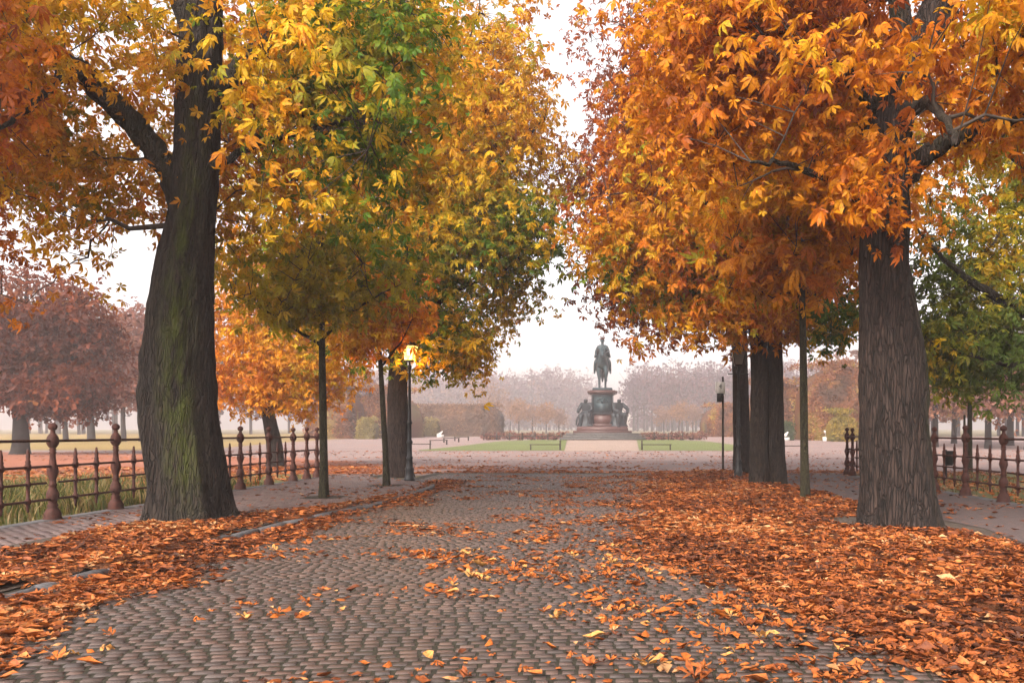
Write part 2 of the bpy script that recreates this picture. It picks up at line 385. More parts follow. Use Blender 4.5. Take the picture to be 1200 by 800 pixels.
def lay(parent, name, pieces, nvar, lx, ly, h, colors, zbase, keep=300, seed=1, dome=0.006):
    """pieces: (n,3) x, y, angle. The ones that show largest become objects, the rest one joined part"""
    rg = np.random.default_rng(seed)
    n = len(pieces); cols = np.asarray(colors)
    inv = np.hypot(pieces[:, 0] - 0, pieces[:, 1])
    px = 706 + pieces[:, 0] / np.maximum(pieces[:, 1], 0.1) * 1000; py = 506 + (CAM_H - zbase) / np.maximum(pieces[:, 1], 0.1) * 1000
    vis = (pieces[:, 1] > 0) & (px > 5) & (px < 1195) & (py < 795)
    order = np.argsort(np.where(vis, inv, 1e6))[:keep]
    single = np.zeros(n, bool); single[order] = True; single &= vis
    vr = [sett_mesh(rg, lx * rg.uniform(.9, 1.06), ly * rg.uniform(.9, 1.06), h, dome) for _ in range(nvar)]
    mb = MB(); meshes = []
    for k, (v, f4, f3) in enumerate(vr):
        m = MB(); m.add(v, [f4, f3], cols[k % len(cols)]); meshes.append(m.mesh(name, M['sett']))
    for i in range(n):
        k = int(rg.integers(nvar)); x, y, a = pieces[i, :3]
        if single[i]:
            link(name, meshes[k], parent, (x, y, zbase + rg.uniform(-.003, .003)), (rg.uniform(-.03, .03), rg.uniform(-.012, .012), a), (pieces[i, 3], 1, 1))
    rest = np.where(~single)[0]; ks = rg.integers(0, nvar, len(rest))
    ca, sa = np.cos(pieces[rest, 2]), np.sin(pieces[rest, 2]); dz = rg.uniform(-.003, .003, len(rest))
    tint = cols[rg.integers(0, len(cols), len(rest))] * rg.uniform(.85, 1.15, (len(rest), 1))
    for k in range(nvar):
        s = np.where(ks == k)[0]
        if not len(s): continue
        v, f4, f3 = vr[k]; m = len(v)
        vx = v[None, :, 0] * pieces[rest[s], 3][:, None]
        V = np.stack([vx * ca[s, None] - v[None, :, 1] * sa[s, None] + pieces[rest[s], 0][:, None],
                      vx * sa[s, None] + v[None, :, 1] * ca[s, None] + pieces[rest[s], 1][:, None],
                      v[None, :, 2] + zbase + dz[s, None]], 2).reshape(-1, 3)
        off = (np.arange(len(s)) * m)[:, None, None]
        mb.add(V, [(f4[None] + off).reshape(-1, 4), (f3[None] + off).reshape(-1, 3)], np.repeat(tint[s], m, 0))
    o = mb.build(name + '_field', M['sett'], parent); o['kind'] = 'stuff'
    return o

# the road's setts run in shallow arcs
P = []
row = 0; dy = 0.1; dx = 0.11
y0 = 1.0
while y0 < 33.5:
    x = -7.2 + rng.uniform(0, .15)
    while x < 5.0:
        w = dx * rng.uniform(.85, 1.35); x += w / 2; xc = x; x += w / 2
        y = y0 + 0.05 * xc - 0.035 * xc * xc + rng.uniform(-.003, .003) + 0.01 * math.sin(xc * 2.1)
        if not (1.5 < y < 29.6): continue
        if xc < kx(y) + 0.09 and y < 25.5: continue
        if xc > 2.85 and y < 27: continue
        if y > 25.5 and not (-5.6 < xc < 5): continue
        P.append((xc, y, math.atan(0.05 - 0.07 * xc) + rng.uniform(-.02, .02), w / dx))
    y0 += dy * rng.uniform(.97, 1.03); row += 1
ROAD = bpy.data.objects['road_bed']; ROAD.name = 'road'
SETT_C = [(0.058, 0.039, 0.033), (0.069, 0.047, 0.04), (0.047, 0.034, 0.03), (0.082, 0.053, 0.043), (0.062, 0.043, 0.037), (0.075, 0.046, 0.037), (0.051, 0.04, 0.037)]
lay(ROAD, 'sett', np.array(P), 14, dx - 0.005, dy - 0.021, 0.046, SETT_C, 0.0, dome=.001)

P = []
row = 0; y = 2.0
while y < 28.3:
    for i in range(-45, 0):
        x = -8.72 + (i + 45) * 0.203 + 0.1 * (row % 2)
        lim = -7.12 if y < 14.6 else kx(y) - 0.16
        if y > 24: lim = min(lim, kx(min(y, 26.0)) - 0.3)
        if x > lim: break
        if math.hypot(x + 5.98, y - 18.3) < 0.5 or math.hypot(x + 5.67, y - 22.4) < 0.5 or math.hypot(x + 6.55, y - 27.3) < 0.9: continue
        P.append((x, y, rng.uniform(-.012, .012), 1.0))
    y += 0.104; row += 1
PAV_C = [(0.1080, 0.0752, 0.0704), (0.0920, 0.0680, 0.0640), (0.1200, 0.0864, 0.0784), (0.1000, 0.0704, 0.0688)]
lay(PAVE, 'paver', np.array(P), 8, 0.193, 0.092, 0.03, PAV_C, SIDE_Z - 0.024, seed=4, dome=0.001)

# kerb stones
def kerb_row(name, pts, label_parent, ztop, L=0.95):
    par = tag(link(name, MB().box((pts[0][0] - .3, pts[0][1] - 2, ztop - .13), (.12, .3, .1)).mesh(name, M['kerb'])), kind='structure')
    pts = np.array(pts); seg = np.hypot(*np.diff(pts, axis=0).T); t = np.concatenate([[0], np.cumsum(seg)])
    s = 0.0; rg = np.random.default_rng(8)
    while s < t[-1] - 0.3:
        l = L * rg.uniform(.85, 1.1); e = min(s + l, t[-1])
        a = np.array([np.interp(s, t, pts[:, k]) for k in (0, 1)]); b = np.array([np.interp(e, t, pts[:, k]) for k in (0, 1)])
        d = b - a; ang = math.atan2(d[1], d[0]); c = (a + b) / 2
        m = MB().box((0, 0, 0), (np.hypot(*d) - 0.02, 0.14, 0.2), bev=0.025)
        vv = m.v[0]; vv[:] = vv + rg.normal(0, 0.006, vv.shape)
        o = m.build('kerb_stone', M['kerb'], par, (c[0], c[1], ztop - 0.1 + rg.uniform(-.012, .012))); o.rotation_euler = (rg.uniform(-.04, .04), rg.uniform(-.012, .012), ang)
        s = e
    return par
kerb_row('kerb', KERB, None, SIDE_Z + 0.018)
kerb_row('kerb', [(2.9, 3), (2.92, 12), (2.95, 24), (3.1, 27)], None, SIDE_Z - 0.01)

# ------------------------------------------------------------------ leaves
def leaflet(l, w, ang, detail, droop, rg, curl=0.0):
    """one leaflet starting at the origin, pointing at angle ang in the XY plane"""
    if detail >= 3:
        st = [(0.0, 0.0), (.35, .55), (.7, 1.0), (1.0, 0.0)]
    elif detail == 2:
        st = [(0.0, 0.0), (.64, 1.0), (1.0, 0.0)]
    else:
        st = [(0.0, 0.0), (.62, 1.0), (1.0, 0.0)]
    v = []; f3 = []
    fold = rg.uniform(.1, .35)
    side = rg.uniform(-.1, .1)
    prev = None
    for (t, k) in st:
        y = t * l; z = -droop * t * t * l + curl * l * t * t * t
        x0 = side * l * t * t
        if k == 0: ids = [len(v)] * 3; v.append((x0, y, z))
        elif detail == 1: ids = [len(v), None, len(v) + 1]; v += [(x0 - k * w, y, z + fold * w), (x0 + k * w, y, z + fold * w)]
        else: ids = [len(v), len(v) + 1, len(v) + 2]; v += [(x0 - k * w, y, z + fold * k * w), (x0, y, z), (x0 + k * w, y, z + fold * k * w)]
        if prev is not None:
            if detail == 1:
                pass
            else:
                for s in (0, 1):
                    a, b = prev[s], prev[s + 1]; c, d = ids[s], ids[s + 1]
                    if a != b: f3.append((a, b, d))
                    if c != d: f3.append((a, d, c))
        prev = ids
    if detail == 1: f3 = [(0, 2, 3), (0, 3, 1)]; 
    v = np.array(v, float); ca, sa = math.cos(ang), math.sin(ang)
    v = np.stack([v[:, 0] * ca + v[:, 1] * sa, -v[:, 0] * sa + v[:, 1] * ca, v[:, 2]], 1)
    return v, np.array(f3)

def compound(detail, n, rg, droop=0.45, wid=0.17):
    """palmate chestnut leaf, unit radius; returns verts, tris, tint per vertex"""
    V = []; F = []; T = []; o = 0
    for a in np.linspace(-1, 1, n):
        ang = a * R(112) + rg.uniform(-.08, .08); l = (1 - .36 * a * a) * rg.uniform(.9, 1.05)
        v, f = leaflet(l, wid * l * rg.uniform(.7, 1.2), ang, detail, droop * rg.uniform(.5, 1.5), rg, curl=rg.uniform(-.4, .25))
        V.append(v); F.append(f + o); o += len(v); T.append(np.full(len(v), rg.uniform(.86, 1.12)))
    return np.concatenate(V), np.concatenate(F), np.concatenate(T)

_rg = np.random.default_rng(3)
TEMPL = {3: [compound(3, 7 if k % 2 else 6, _rg, _rg.uniform(.3, 1.25), .2 + .06 * _rg.random()) for k in range(11)],
         2: [compound(2, 6 if k % 2 else 5, _rg, _rg.uniform(.3, 1.2), .21 + .06 * _rg.random()) for k in range(9)],
         1: [compound(1, 5, _rg, _rg.uniform(.25, 1.0), .25) for k in range(7)]}
# a far tree's leaf: three broad leaflets
TEMPL[0] = [compound(1, 3, _rg, .3, .34) for k in range(3)]

TEMPL['far'] = [compound(1, 2, _rg, .3, .42) for k in range(4)]

def frames(a, n):
    a = a / (np.linalg.norm(a, axis=1)[:, None] + 1e-9)
    n = n - a * np.sum(a * n, 1)[:, None]; n /= np.linalg.norm(n, axis=1)[:, None] + 1e-9
    return np.stack([np.cross(a, n), a, n], 1)      # rows: x, y, z axes of the leaf

def pick_palette(pal, q):
    """pal: list of (stop, rgb), q in 0..1 -> colours"""
    st = np.array([p[0] for p in pal]); c = np.array([p[1] for p in pal])
    return np.stack([np.interp(q, st, c[:, k]) for k in range(3)], 1)

def instance_leaves(mb, templ, pos, fr, size, col, rg):
    ks = rg.integers(0, len(templ), len(pos))
    if not len(pos): return
    for k, (v, f, t) in enumerate(templ):
        s = np.where(ks == k)[0]
        if not len(s): continue
        V = np.einsum('vi,nij->nvj', v, fr[s]) * size[s][:, None, None] + pos[s][:, None]
        C = col[s][:, None] * t[None, :, None]
        F = f[None] + (np.arange(len(s)) * len(v))[:, None, None]
        mb.add(V.reshape(-1, 3), F.reshape(-1, 3), C.reshape(-1, 3))

# ------------------------------------------------------------------ trees
def trunk_mesh(path, sides, dz, rg, flare=0.35, lobes=(), bark=0.03, moss=None, base_z=None, ridge=9.0):
    """path: rows of (x, y, z, r) going up; furrowed surface with root flare"""
    p = np.asarray(path, float); z = p[:, 2]; zz = np.arange(z[0], z[-1] + 1e-6, dz)
    # smooth interpolation
    def itp(k):
        y = np.interp(zz, z, p[:, k]); ker = np.hanning(max(5, int(0.9 / dz) | 1)); ker /= ker.sum()
        yp = np.pad(y, len(ker) // 2, mode='reflect', reflect_type='odd'); return np.convolve(yp, ker, 'valid')
    cx, cy, r = itp(0), itp(1), np.maximum(itp(3), .01)
    th = np.arange(sides) * 2 * np.pi / sides
    h = zz - z[0]
    TH, H = np.meshgrid(th, h); RR = r[:, None] * np.ones_like(TH)
    fl = flare * np.exp(-H / 0.28) + flare * 0.25 * np.exp(-H / 0.9)
    k1 = rg.uniform(0, 6.28)
    RR = RR * (1 + fl * (0.55 + 0.45 * np.cos(5 * TH + k1 + 0.5 * np.sin(2 * TH))))
    for (t0, wdt, dep, h0, h1) in lobes:          # vertical folds (dep < 0) or buttresses (dep > 0)
        d = np.angle(np.exp(1j * (TH - t0 - 0.12 * np.sin(H * 1.3))))
        RR = RR * (1 + dep * np.exp(-(d / wdt) ** 2) * smooth(h0 - .4, h0 + .3, H) * (1 - smooth(h1 - .6, h1 + .6, H)))
    q = np.stack([np.cos(TH) * RR * ridge, np.sin(TH) * RR * ridge, H * 1.5 + 0.4 * np.sin(3 * TH)], 2).reshape(-1, 3)
    n = vnoise(q, 3); rid = 1 - np.abs(2 * n - 1); n2 = fbm(q * np.array([2.2, 2.2, 3.0]), 9, 2)
    RR = RR + (bark * (rid.reshape(RR.shape) - 0.55) * 1.1 + bark * 0.8 * (n2.reshape(RR.shape) - .5)) * np.minimum(1, r[:, None] / 0.25)
    q2 = np.stack([np.cos(TH) * 1.4, np.sin(TH) * 1.4, H * 0.8], 2).reshape(-1, 3)
    RR = RR * (1 + 0.15 * (vnoise(q2, 21).reshape(RR.shape) - .5) + .05 * (vnoise(q2 * 2.3, 23).reshape(RR.shape) - .5))
    V = np.stack([cx[:, None] + np.cos(TH) * RR, cy[:, None] + np.sin(TH) * RR, z[0] + H], 2).reshape(-1, 3)
    nr = len(h); i = np.arange(nr - 1)[:, None] * sides; j = np.arange(sides)[None]; j2 = (j + 1) % sides
    F = np.stack([i + j, i + j2, i + sides + j2, i + sides + j], 2).reshape(-1, 4)
    C = np.zeros((len(V), 3))
    if moss is not None:
        t0, wd, h0, h1, amt = moss
        d = np.angle(np.exp(1j * (TH - t0)))
        C[:, 1] = (amt * np.exp(-(d / wd) ** 2) * smooth(h0 - .5, h0 + .5, H) * (1 - smooth(h1 - .8, h1 + .8, H))).ravel()
    return V, F, C

def bez(a, b, bow, n):
    t = np.linspace(0, 1, n)[:, None]; m = (np.asarray(a) + np.asarray(b)) / 2 + np.asarray(bow)
    return (1 - t) ** 2 * a + 2 * t * (1 - t) * m + t * t * b

def make_tree(name, label, base, trunk, limbs, ells, pal, leaf, detail, per, bark='bark', sides=96, dz=0.06, flare=0.35, lobes=(), moss=None,
              seed=1, group=None, hubs=0.07, nleaf=0, cat='tree', spread=0.3, gap=0.4, brk=0.03, twig=True, leaf_jit=0.38, qmix=0.55, nfreq=0.4, out_bias=0.5, extra=(), q_fn=None):
    rg = np.random.default_rng(seed); B = np.asarray(base, float)
    root = empty(name, tuple(B), label, cat, group)
    V, F, C = trunk_mesh(trunk, sides, dz, rg, flare, lobes, brk, moss)
    mb = MB(); mb.add(V - B, F, C)
    for (pth, lobe2) in extra:
        V2, F2, C2 = trunk_mesh(pth, max(24, sides // 2), dz, rg, flare, lobe2, brk, moss); mb.add(V2 - B, F2, C2)
    mb.build('trunk', M[bark], root, smooth_=True)
    tp = np.asarray(trunk, float)
    nodes = [tuple(r) for r in tp if r[2] > B[2] + 1.5]
    t_ = np.linspace(0, len(tp) - 1, 40)
    allp = np.stack([np.interp(t_, np.arange(len(tp)), tp[:, k]) for k in range(4)], 1)
    lowest = min(e[0][2] - e[1][2] for e in ells)
    nodes = [r for r in allp if r[2] > min(lowest + 0.2, tp[-1, 2] - 1.0)]
    for L in limbs:
        L = np.asarray(L, float); tt = np.linspace(0, len(L) - 1, 6 * (len(L) - 1) + 1)
        Q = np.stack([np.interp(tt, np.arange(len(L)), L[:, k]) for k in range(4)], 1)
        w = np.array([.25, .5, .25])
        for _ in range(2):
            Q[1:-1] = (Q[:-2] * .25 + Q[1:-1] * .5 + Q[2:] * .25)
        Q[1:-1, :3] += rg.normal(0, 0.02, (len(Q) - 2, 3))
        m = MB(); m.tube(Q[:, :3] - B, Q[:, 3], 12, c=(0, .15, 0)); m.build('limb', M[bark], root, smooth_=True)
        nodes += [tuple(r) for r in Q]
    # clusters of foliage
    cl = []; oc = []
    for (c, r, n) in ells:
        c = np.asarray(c, float); r = np.asarray(r, float); got = 0; tries = 0
        while got < n and tries < 60:
            tries += 1
            d = rg.normal(size=(n * 2, 3)); d /= np.linalg.norm(d, axis=1)[:, None]
            rad = rg.random(len(d)) ** out_bias
            # knobbly outline
            knob = 0.66 + 0.64 * vnoise(d * 2.3 + c * 0.37, seed)
            p = c + d * r * rad[:, None] * knob[:, None]
            ok = (fbm(p * (1.5 / max(.6, min(r) * .45)), seed + 5, 2) > gap) & (p[:, 2] > 1.9)
            p = p[ok][:n - got]; d = d[ok][:n - got]
            cl.append(p); oc.append(d * r / np.linalg.norm(d * r, axis=1)[:, None]); got += len(p)
    cl = np.concatenate(cl); oc = np.concatenate(oc); nC = len(cl)
    nodes = np.array(nodes)
    mbb = MB()
    hub_i = rg.choice(nC, max(8, int(nC * hubs)), replace=False)
    d0 = np.array([np.min(np.linalg.norm(nodes[:, :3] - cl[i], axis=1)) for i in hub_i])
    for i in hub_i[np.argsort(d0)]:
        t = cl[i]; dd = np.linalg.norm(nodes[:, :3] - t, axis=1) + 1.2 * np.maximum(0, nodes[:, 2] - t[2] + 0.1) + 0.4 * (nodes[:, 3] < 0.02)
        k = int(np.argmin(dd)); a = nodes[k, :3]; ln = np.linalg.norm(t - a)
        if ln < 0.15: continue
        ns = max(4, int(ln / 0.35))
        bow = np.array([0, 0, 0.10 * ln]) + rg.normal(0, 0.07 * ln, 3)
        P_ = bez(a, t, bow, ns + 1); P_[1:-1] += rg.normal(0, 0.035 * min(ln, 1.5), (ns - 1, 3))
        r0 = min(max(nodes[k, 3] * 0.62, 0.008), 0.014 + 0.024 * ln); rr = np.linspace(r0, 0.009, ns + 1)
        mbb.tube(P_ - B, rr, 5 if r0 > .03 else 4, c=(0, 0, 0))
        nodes = np.vstack([nodes, np.column_stack([P_[1:], rr[1:]])])
    if twig:
        for i in range(nC):
            t = cl[i]; dd = np.linalg.norm(nodes[:, :3] - t, axis=1); k = int(np.argmin(dd)); a = nodes[k, :3]; ln = dd[k]
            if ln < 0.05 or ln > 2.2: continue
            P_ = bez(a, t, rg.normal(0, .08 * ln, 3) + np.array([0, 0, .06 * ln]), 3)
            mbb.tube(P_ - B, [.011, .007, .004], 3, c=(0, 0, 0))
    if mbb.n: o = mbb.build('branches', M['branch'], root, smooth_=True); o.name = 'branch_network'; o['kind'] = 'stuff'
    # leaves
    n = nC * per; ci = np.repeat(np.arange(nC), per)
    pos = cl[ci] + rg.normal(0, spread, (n, 3)) * np.array([1, 1, .75])
    rd = rg.normal(size=(n, 3))
    ax = oc[ci] * 0.55 + rd * 0.55 + np.array([0, 0, -0.45])
    nm = np.array([0, 0, 0.9]) + oc[ci] * 0.45 + rg.normal(size=(n, 3)) * 0.55
    fr = frames(ax, nm)
    size = leaf * rg.uniform(1 - leaf_jit, 1 + leaf_jit, n)
    nz = (fbm(pos * nfreq, seed + 11, 2) - .5) * 2.3 + .5
    q = qmix * nz + (1 - qmix) * rg.random(n)
    if q_fn is not None: q = q + q_fn(pos)
    col = pick_palette(pal, np.clip(q, 0, 1)) * rg.uniform(.72, 1.18, (n, 1))
    mbl = MB()
    if nleaf:
        px = 706 + pos[:, 0] / pos[:, 1] * 1000; py = 506 - (pos[:, 2] - CAM_H) / pos[:, 1] * 1000
        vis = (px > 0) & (px < 1200) & (py > 0) & (pos[:, 1] > 2)
        key = np.where(vis, pos[:, 1] / size, 1e6); order = np.argsort(key)[:nleaf]
        pick = np.zeros(n, bool); pick[order] = True; pick &= vis
        nv = 14; var = []
        for k in range(nv):
            v, f, t = TEMPL[3][k % len(TEMPL[3])]; c = pick_palette(pal, np.array([(k + .5) / nv]))[0] * rg.uniform(.85, 1.12)
            m = MB(); m.add(v, f, np.clip(c[None] * t[:, None], 0, 1)); var.append(m.mesh('leaf', M['leaf']))
        for i in np.where(pick)[0]:
            k = int(np.clip(q[i], 0, .999) * nv)
            o = bpy.data.objects.new('leaf', var[k]); COL.objects.link(o); o.parent = root
            mt = Matrix([list(fr[i, 0]), list(fr[i, 1]), list(fr[i, 2])]).transposed().to_4x4()
            o.matrix_local = Matrix.Translation(Vector(pos[i] - B)) @ mt @ Matrix.Scale(float(size[i]), 4)
        kp = ~pick; pos, fr, size, col = pos[kp], fr[kp], size[kp], col[kp]
    if detail >= 2:                                # leaves that never show, or only tiny, stay simple
        px = 706 + pos[:, 0] / np.maximum(pos[:, 1], .5) * 1000; py = 506 - (pos[:, 2] - CAM_H) / np.maximum(pos[:, 1], .5) * 1000
        fine = (px > -150) & (px < 1350) & (py > -120) & (size / np.maximum(pos[:, 1], .5) > .0112)
        instance_leaves(mbl, TEMPL[2], (pos - B)[fine], fr[fine], size[fine], np.clip(col, 0, 1)[fine], rg)
        rst = ~fine; instance_leaves(mbl, TEMPL[1], (pos - B)[rst], fr[rst], size[rst], np.clip(col, 0, 1)[rst], rg)
    else: instance_leaves(mbl, TEMPL[detail], pos - B, fr, size, np.clip(col, 0, 1), rg)
    o = mbl.build('crown', M['leaf'], root); o['kind'] = 'stuff'
    return root

RUST = (0.26, 0.06, 0.014); ORANGE = (0.52, 0.15, 0.006); GOLD = (0.62, 0.27, 0.006); YEL = (0.62, 0.38, 0.012)
OLIVE = (0.29, 0.26, 0.01); GREEN = (0.085, 0.17, 0.01); BROWN = (0.13, 0.04, 0.016); REDB = (0.29, 0.064, 0.018)

def path_px(rows, Y, hw=0.5):
    out = []
    for (y, c, w) in rows:
        X, _, Z = at(c, y, Y); out.append((X, Y, Z, w * Y / 1000 * hw))
    return out

# --- big old chestnut at the left, mossy, leaning
L1Y = 13.4
tr = path_px([(618, 226, 92), (600, 223, 90), (555, 220, 92), (513, 214, 94), (470, 210, 94), (428, 209, 93), (385, 211, 86), (342, 213, 80), (300, 217, 70), (250, 224, 58), (200, 229, 53), (100, 234, 54), (0, 235, 52), (-150, 240, 44), (-330, 250, 26)], L1Y, .435)
tr[0] = (tr[0][0], L1Y, SIDE_Z - 0.06, tr[0][3])
make_tree('chestnut_tree', 'thick mossy chestnut trunk with folded bark, orange and yellow leaves, beside the brown kerb leaves', (tr[0][0], L1Y, SIDE_Z),
          tr,
          [[(*at(224, 262, 13.4), .22), (*at(200, 205, 13.3), .19), (*at(158, 145, 13.1), .18), (*at(95, 85, 12.8), .17), (*at(30, 45, 12.4), .16), (*at(-80, 20, 11.8), .12)],
           [(*at(95, 85, 12.8), .07), (*at(60, 100, 11.5), .05), (*at(20, 140, 10.2), .03), (*at(-40, 165, 9.2), .018)],
           [(*at(240, 200, 13.3), .07), (*at(300, 170, 13.2), .05), (*at(370, 150, 13.0), .035), (*at(440, 130, 12.8), .02)],
           [(*at(240, 120, 13.4), .2), (*at(300, 60, 13.4), .14), (*at(380, -30, 13.3), .1), (*at(450, -130, 13.2), .06)],
           [(*at(235, 60, 13.4), .2), (*at(190, -60, 13.0), .14), (*at(120, -160, 12.6), .1)]],
          [((-9.2, 12.2, 7.2), (3.2, 3.0, 2.7), 310), ((-7.9, 9.2, 6.4), (1.9, 2.2, 1.6), 95), ((-4.1, 13.4, 7.2), (2.2, 2.6, 2.8), 230), ((-6.5, 14.2, 12.1), (5.0, 4.4, 3.6), 130), ((-10.8, 14.8, 6.4), (3.2, 3.0, 2.5), 190), ((-6.6, 15.6, 7.4), (2.6, 1.6, 2.6), 150)],
          [(0, RUST), (.25, ORANGE), (.48, GOLD), (.72, YEL), (.88, OLIVE), (1, GREEN)], 0.126, 3, 17, sides=110, dz=0.08, flare=0.42,
          lobes=[(R(232), .16, -.2, .0, 3.2), (R(215), .22, .06, .2, 2.4), (R(262), .3, .05, .5, 3.6), (R(318), .12, -.07, .3, 4)],
          moss=(R(292), .42, .5, 6.5, .95), seed=21, nleaf=300, spread=.27, gap=.42, qmix=.6, nfreq=.45, brk=.058,
          q_fn=lambda p: 0.15 + 0.08 * (p[:, 0] + 6.4) - 0.09 * np.clip(11.5 - p[:, 1], 0, 4))

# --- the great trunk at the right
R1Y = 12.93
tr = path_px([(622, 1054, 92), (600, 1052, 92), (550, 1049, 88), (500, 1047, 86), (450, 1046, 84), (420, 1044, 83), (365, 1040, 73), (310, 1036, 64), (255, 1038, 60), (200, 1037, 56), (150, 1042, 56), (100, 1056, 52), (50, 1082, 48), (0, 1105, 46), (-150, 1125, 38), (-330, 1130, 22)], R1Y, .435)
tr[0] = (tr[0][0], R1Y, SIDE_Z - 0.06, tr[0][3])
make_tree('chestnut_tree', 'stout straight grey-brown chestnut trunk with golden orange leaves, on bare soil by the trodden path', (tr[0][0], R1Y, SIDE_Z), tr,
          [[(*at(1045, 225, 12.93), .2), (*at(1085, 180, 12.8), .15), (*at(1130, 158, 12.5), .11), (*at(1210, 130, 12.0), .08), (*at(1330, 90, 11.3), .05)],
           [(*at(1050, 110, 12.9), .2), (*at(1058, 50, 12.9), .17), (*at(1050, -30, 12.9), .14), (*at(1000, -150, 12.8), .1)],
           [(*at(1030, 250, 12.9), .12), (*at(985, 215, 12.3), .07), (*at(930, 195, 11.6), .04), (*at(880, 190, 10.9), .02)],
           [(*at(1060, 130, 12.8), .12), (*at(1090, 120, 11.3), .07), (*at(1110, 140, 9.8), .045), (*at(1120, 170, 8.6), .025)],
           [(*at(1040, 140, 12.9), .13), (*at(970, 60, 12.6), .09), (*at(880, 10, 12.2), .05)]],
          [((5.9, 9.6, 6.1), (2.6, 2.2, 1.5), 200), ((2.2, 12.6, 7.4), (2.0, 2.6, 2.6), 380), ((7.3, 12.5, 7.0), (2.8, 2.8, 2.4), 300), ((3.65, 11.2, 4.5), (.45, .4, .4), 9), ((3.3, 11.6, 5.3), (.8, .6, .5), 14), ((4.4, 15.4, 7.6), (2.2, 1.4, 2.4), 130), ((4.6, 13.8, 11.6), (5, 4.2, 3.6), 150)],
          [(0, BROWN), (.18, RUST), (.42, ORANGE), (.75, GOLD), (.93, YEL), (1, OLIVE)], 0.122, 3, 17, bark='bark_red', sides=110, dz=0.08, flare=0.26,
          q_fn=lambda p: .13 + 0 * p[:, 0], lobes=[(R(330), .5, .07, 0, 3.0), (R(250), .1, -.03, .2, 3)], moss=(R(345), .35, .2, 3.5, .5), seed=32, nleaf=300, spread=.26, gap=.42, brk=.058)

# --- second row
make_tree('chestnut_tree', 'chestnut with warm brown trunk close behind the lit street lamp, yellow-green crown', (-6.55, 27.3, SIDE_Z), [(-6.5, 27.3, SIDE_Z - .05, .37), (-6.55, 27.3, 1, .33), (-6.55, 27.3, 3, .31), (-6.5, 27.3, 5, .29), (-6.45, 27.3, 8, .24), (-6.4, 27.3, 11, .16), (-6.4, 27.3, 14.5, .06)],
          [[(-6.5, 27.3, 6, .2), (-4.8, 27, 8.2, .12), (-3, 26.6, 10, .07), (-1.8, 26.5, 11.2, .03)], [(-6.45, 27.3, 8, .16), (-5.4, 27, 11, .1), (-4.4, 26.9, 13.5, .05)],
           [(-6.5, 27.3, 5, .16), (-8.5, 27, 7, .1), (-10.5, 26.8, 8.5, .05)], [(-6.5, 27.3, 4.6, .12), (-4.6, 26.5, 5.9, .07), (-2.5, 25.8, 6.6, .03)]],
          [((-6.4, 27.3, 10.4), (6.3, 5.2, 6.8), 2100), ((-4.4, 26.3, 7.4), (3.8, 3.4, 2.6), 460), ((-4.8, 26.2, 4.1), (1.5, 1.2, 1.1), 110), ((-4.4, 27, 12.0), (3.4, 3, 2.4), 330)],
          [(0, ORANGE), (.3, GOLD), (.6, YEL), (.82, OLIVE), (1, GREEN)], 0.17, 2, 9, bark='bark_red', sides=72, dz=0.09, flare=.3, seed=43, spread=.32, gap=.4, nleaf=60, nfreq=.3, q_fn=lambda p: .08 + .22 * (1 - smooth(5.5, 9, p[:, 2])) - .2 * smooth(12, 16, p[:, 2]))

make_tree('chestnut_tree', 'double-trunked chestnut with orange crown beside the slim young tree and trodden path', (4.35, 22.4, SIDE_Z), [(4.12, 22.4, SIDE_Z - .05, .27), (4.1, 22.4, 1, .23), (4.12, 22.4, 2.5, .23), (4.1, 22.4, 4, .21), (4.0, 22.4, 6, .18), (3.8, 22.4, 9, .12), (3.7, 22.4, 12, .05)],
          [[(4.1, 22.4, 4, .14), (2.6, 22, 6, .09), (1.2, 21.7, 7.4, .04)], [(4.6, 22.5, 4.5, .14), (6.2, 22.3, 6.3, .09), (7.8, 22, 7.6, .04)], [(4.05, 22.4, 5, .12), (3, 21, 6.6, .07), (1.8, 20, 7.6, .03)]],
          [((4.2, 22.4, 8.6), (5.0, 4.6, 5.0), 1500), ((1.9, 22.0, 6.4), (2.6, 2.6, 2.2), 330), ((3.2, 21.8, 4.5), (2.2, 1.6, .8), 90), ((5.9, 22.0, 4.4), (1.7, 1.4, .9), 90)],
          [(0, BROWN), (.18, REDB), (.42, ORANGE), (.7, GOLD), (.84, YEL), (.92, OLIVE), (1, GREEN)], 0.16, 2, 10, q_fn=lambda p: .55 * smooth(4.6, 5.6, p[:, 0]) * (1 - smooth(4.6, 5.6, p[:, 2])) + .04, sides=64, dz=0.09, flare=.2, seed=54, spread=.3, gap=.4, nleaf=120, nfreq=.35,
          extra=[([(4.58, 22.5, SIDE_Z - .05, .28), (4.57, 22.5, 1, .24), (4.55, 22.5, 2.5, .21), (4.55, 22.5, 4, .19), (4.7, 22.5, 6, .16), (5.2, 22.5, 9, .1), (5.6, 22.5, 11, .04)], ())])

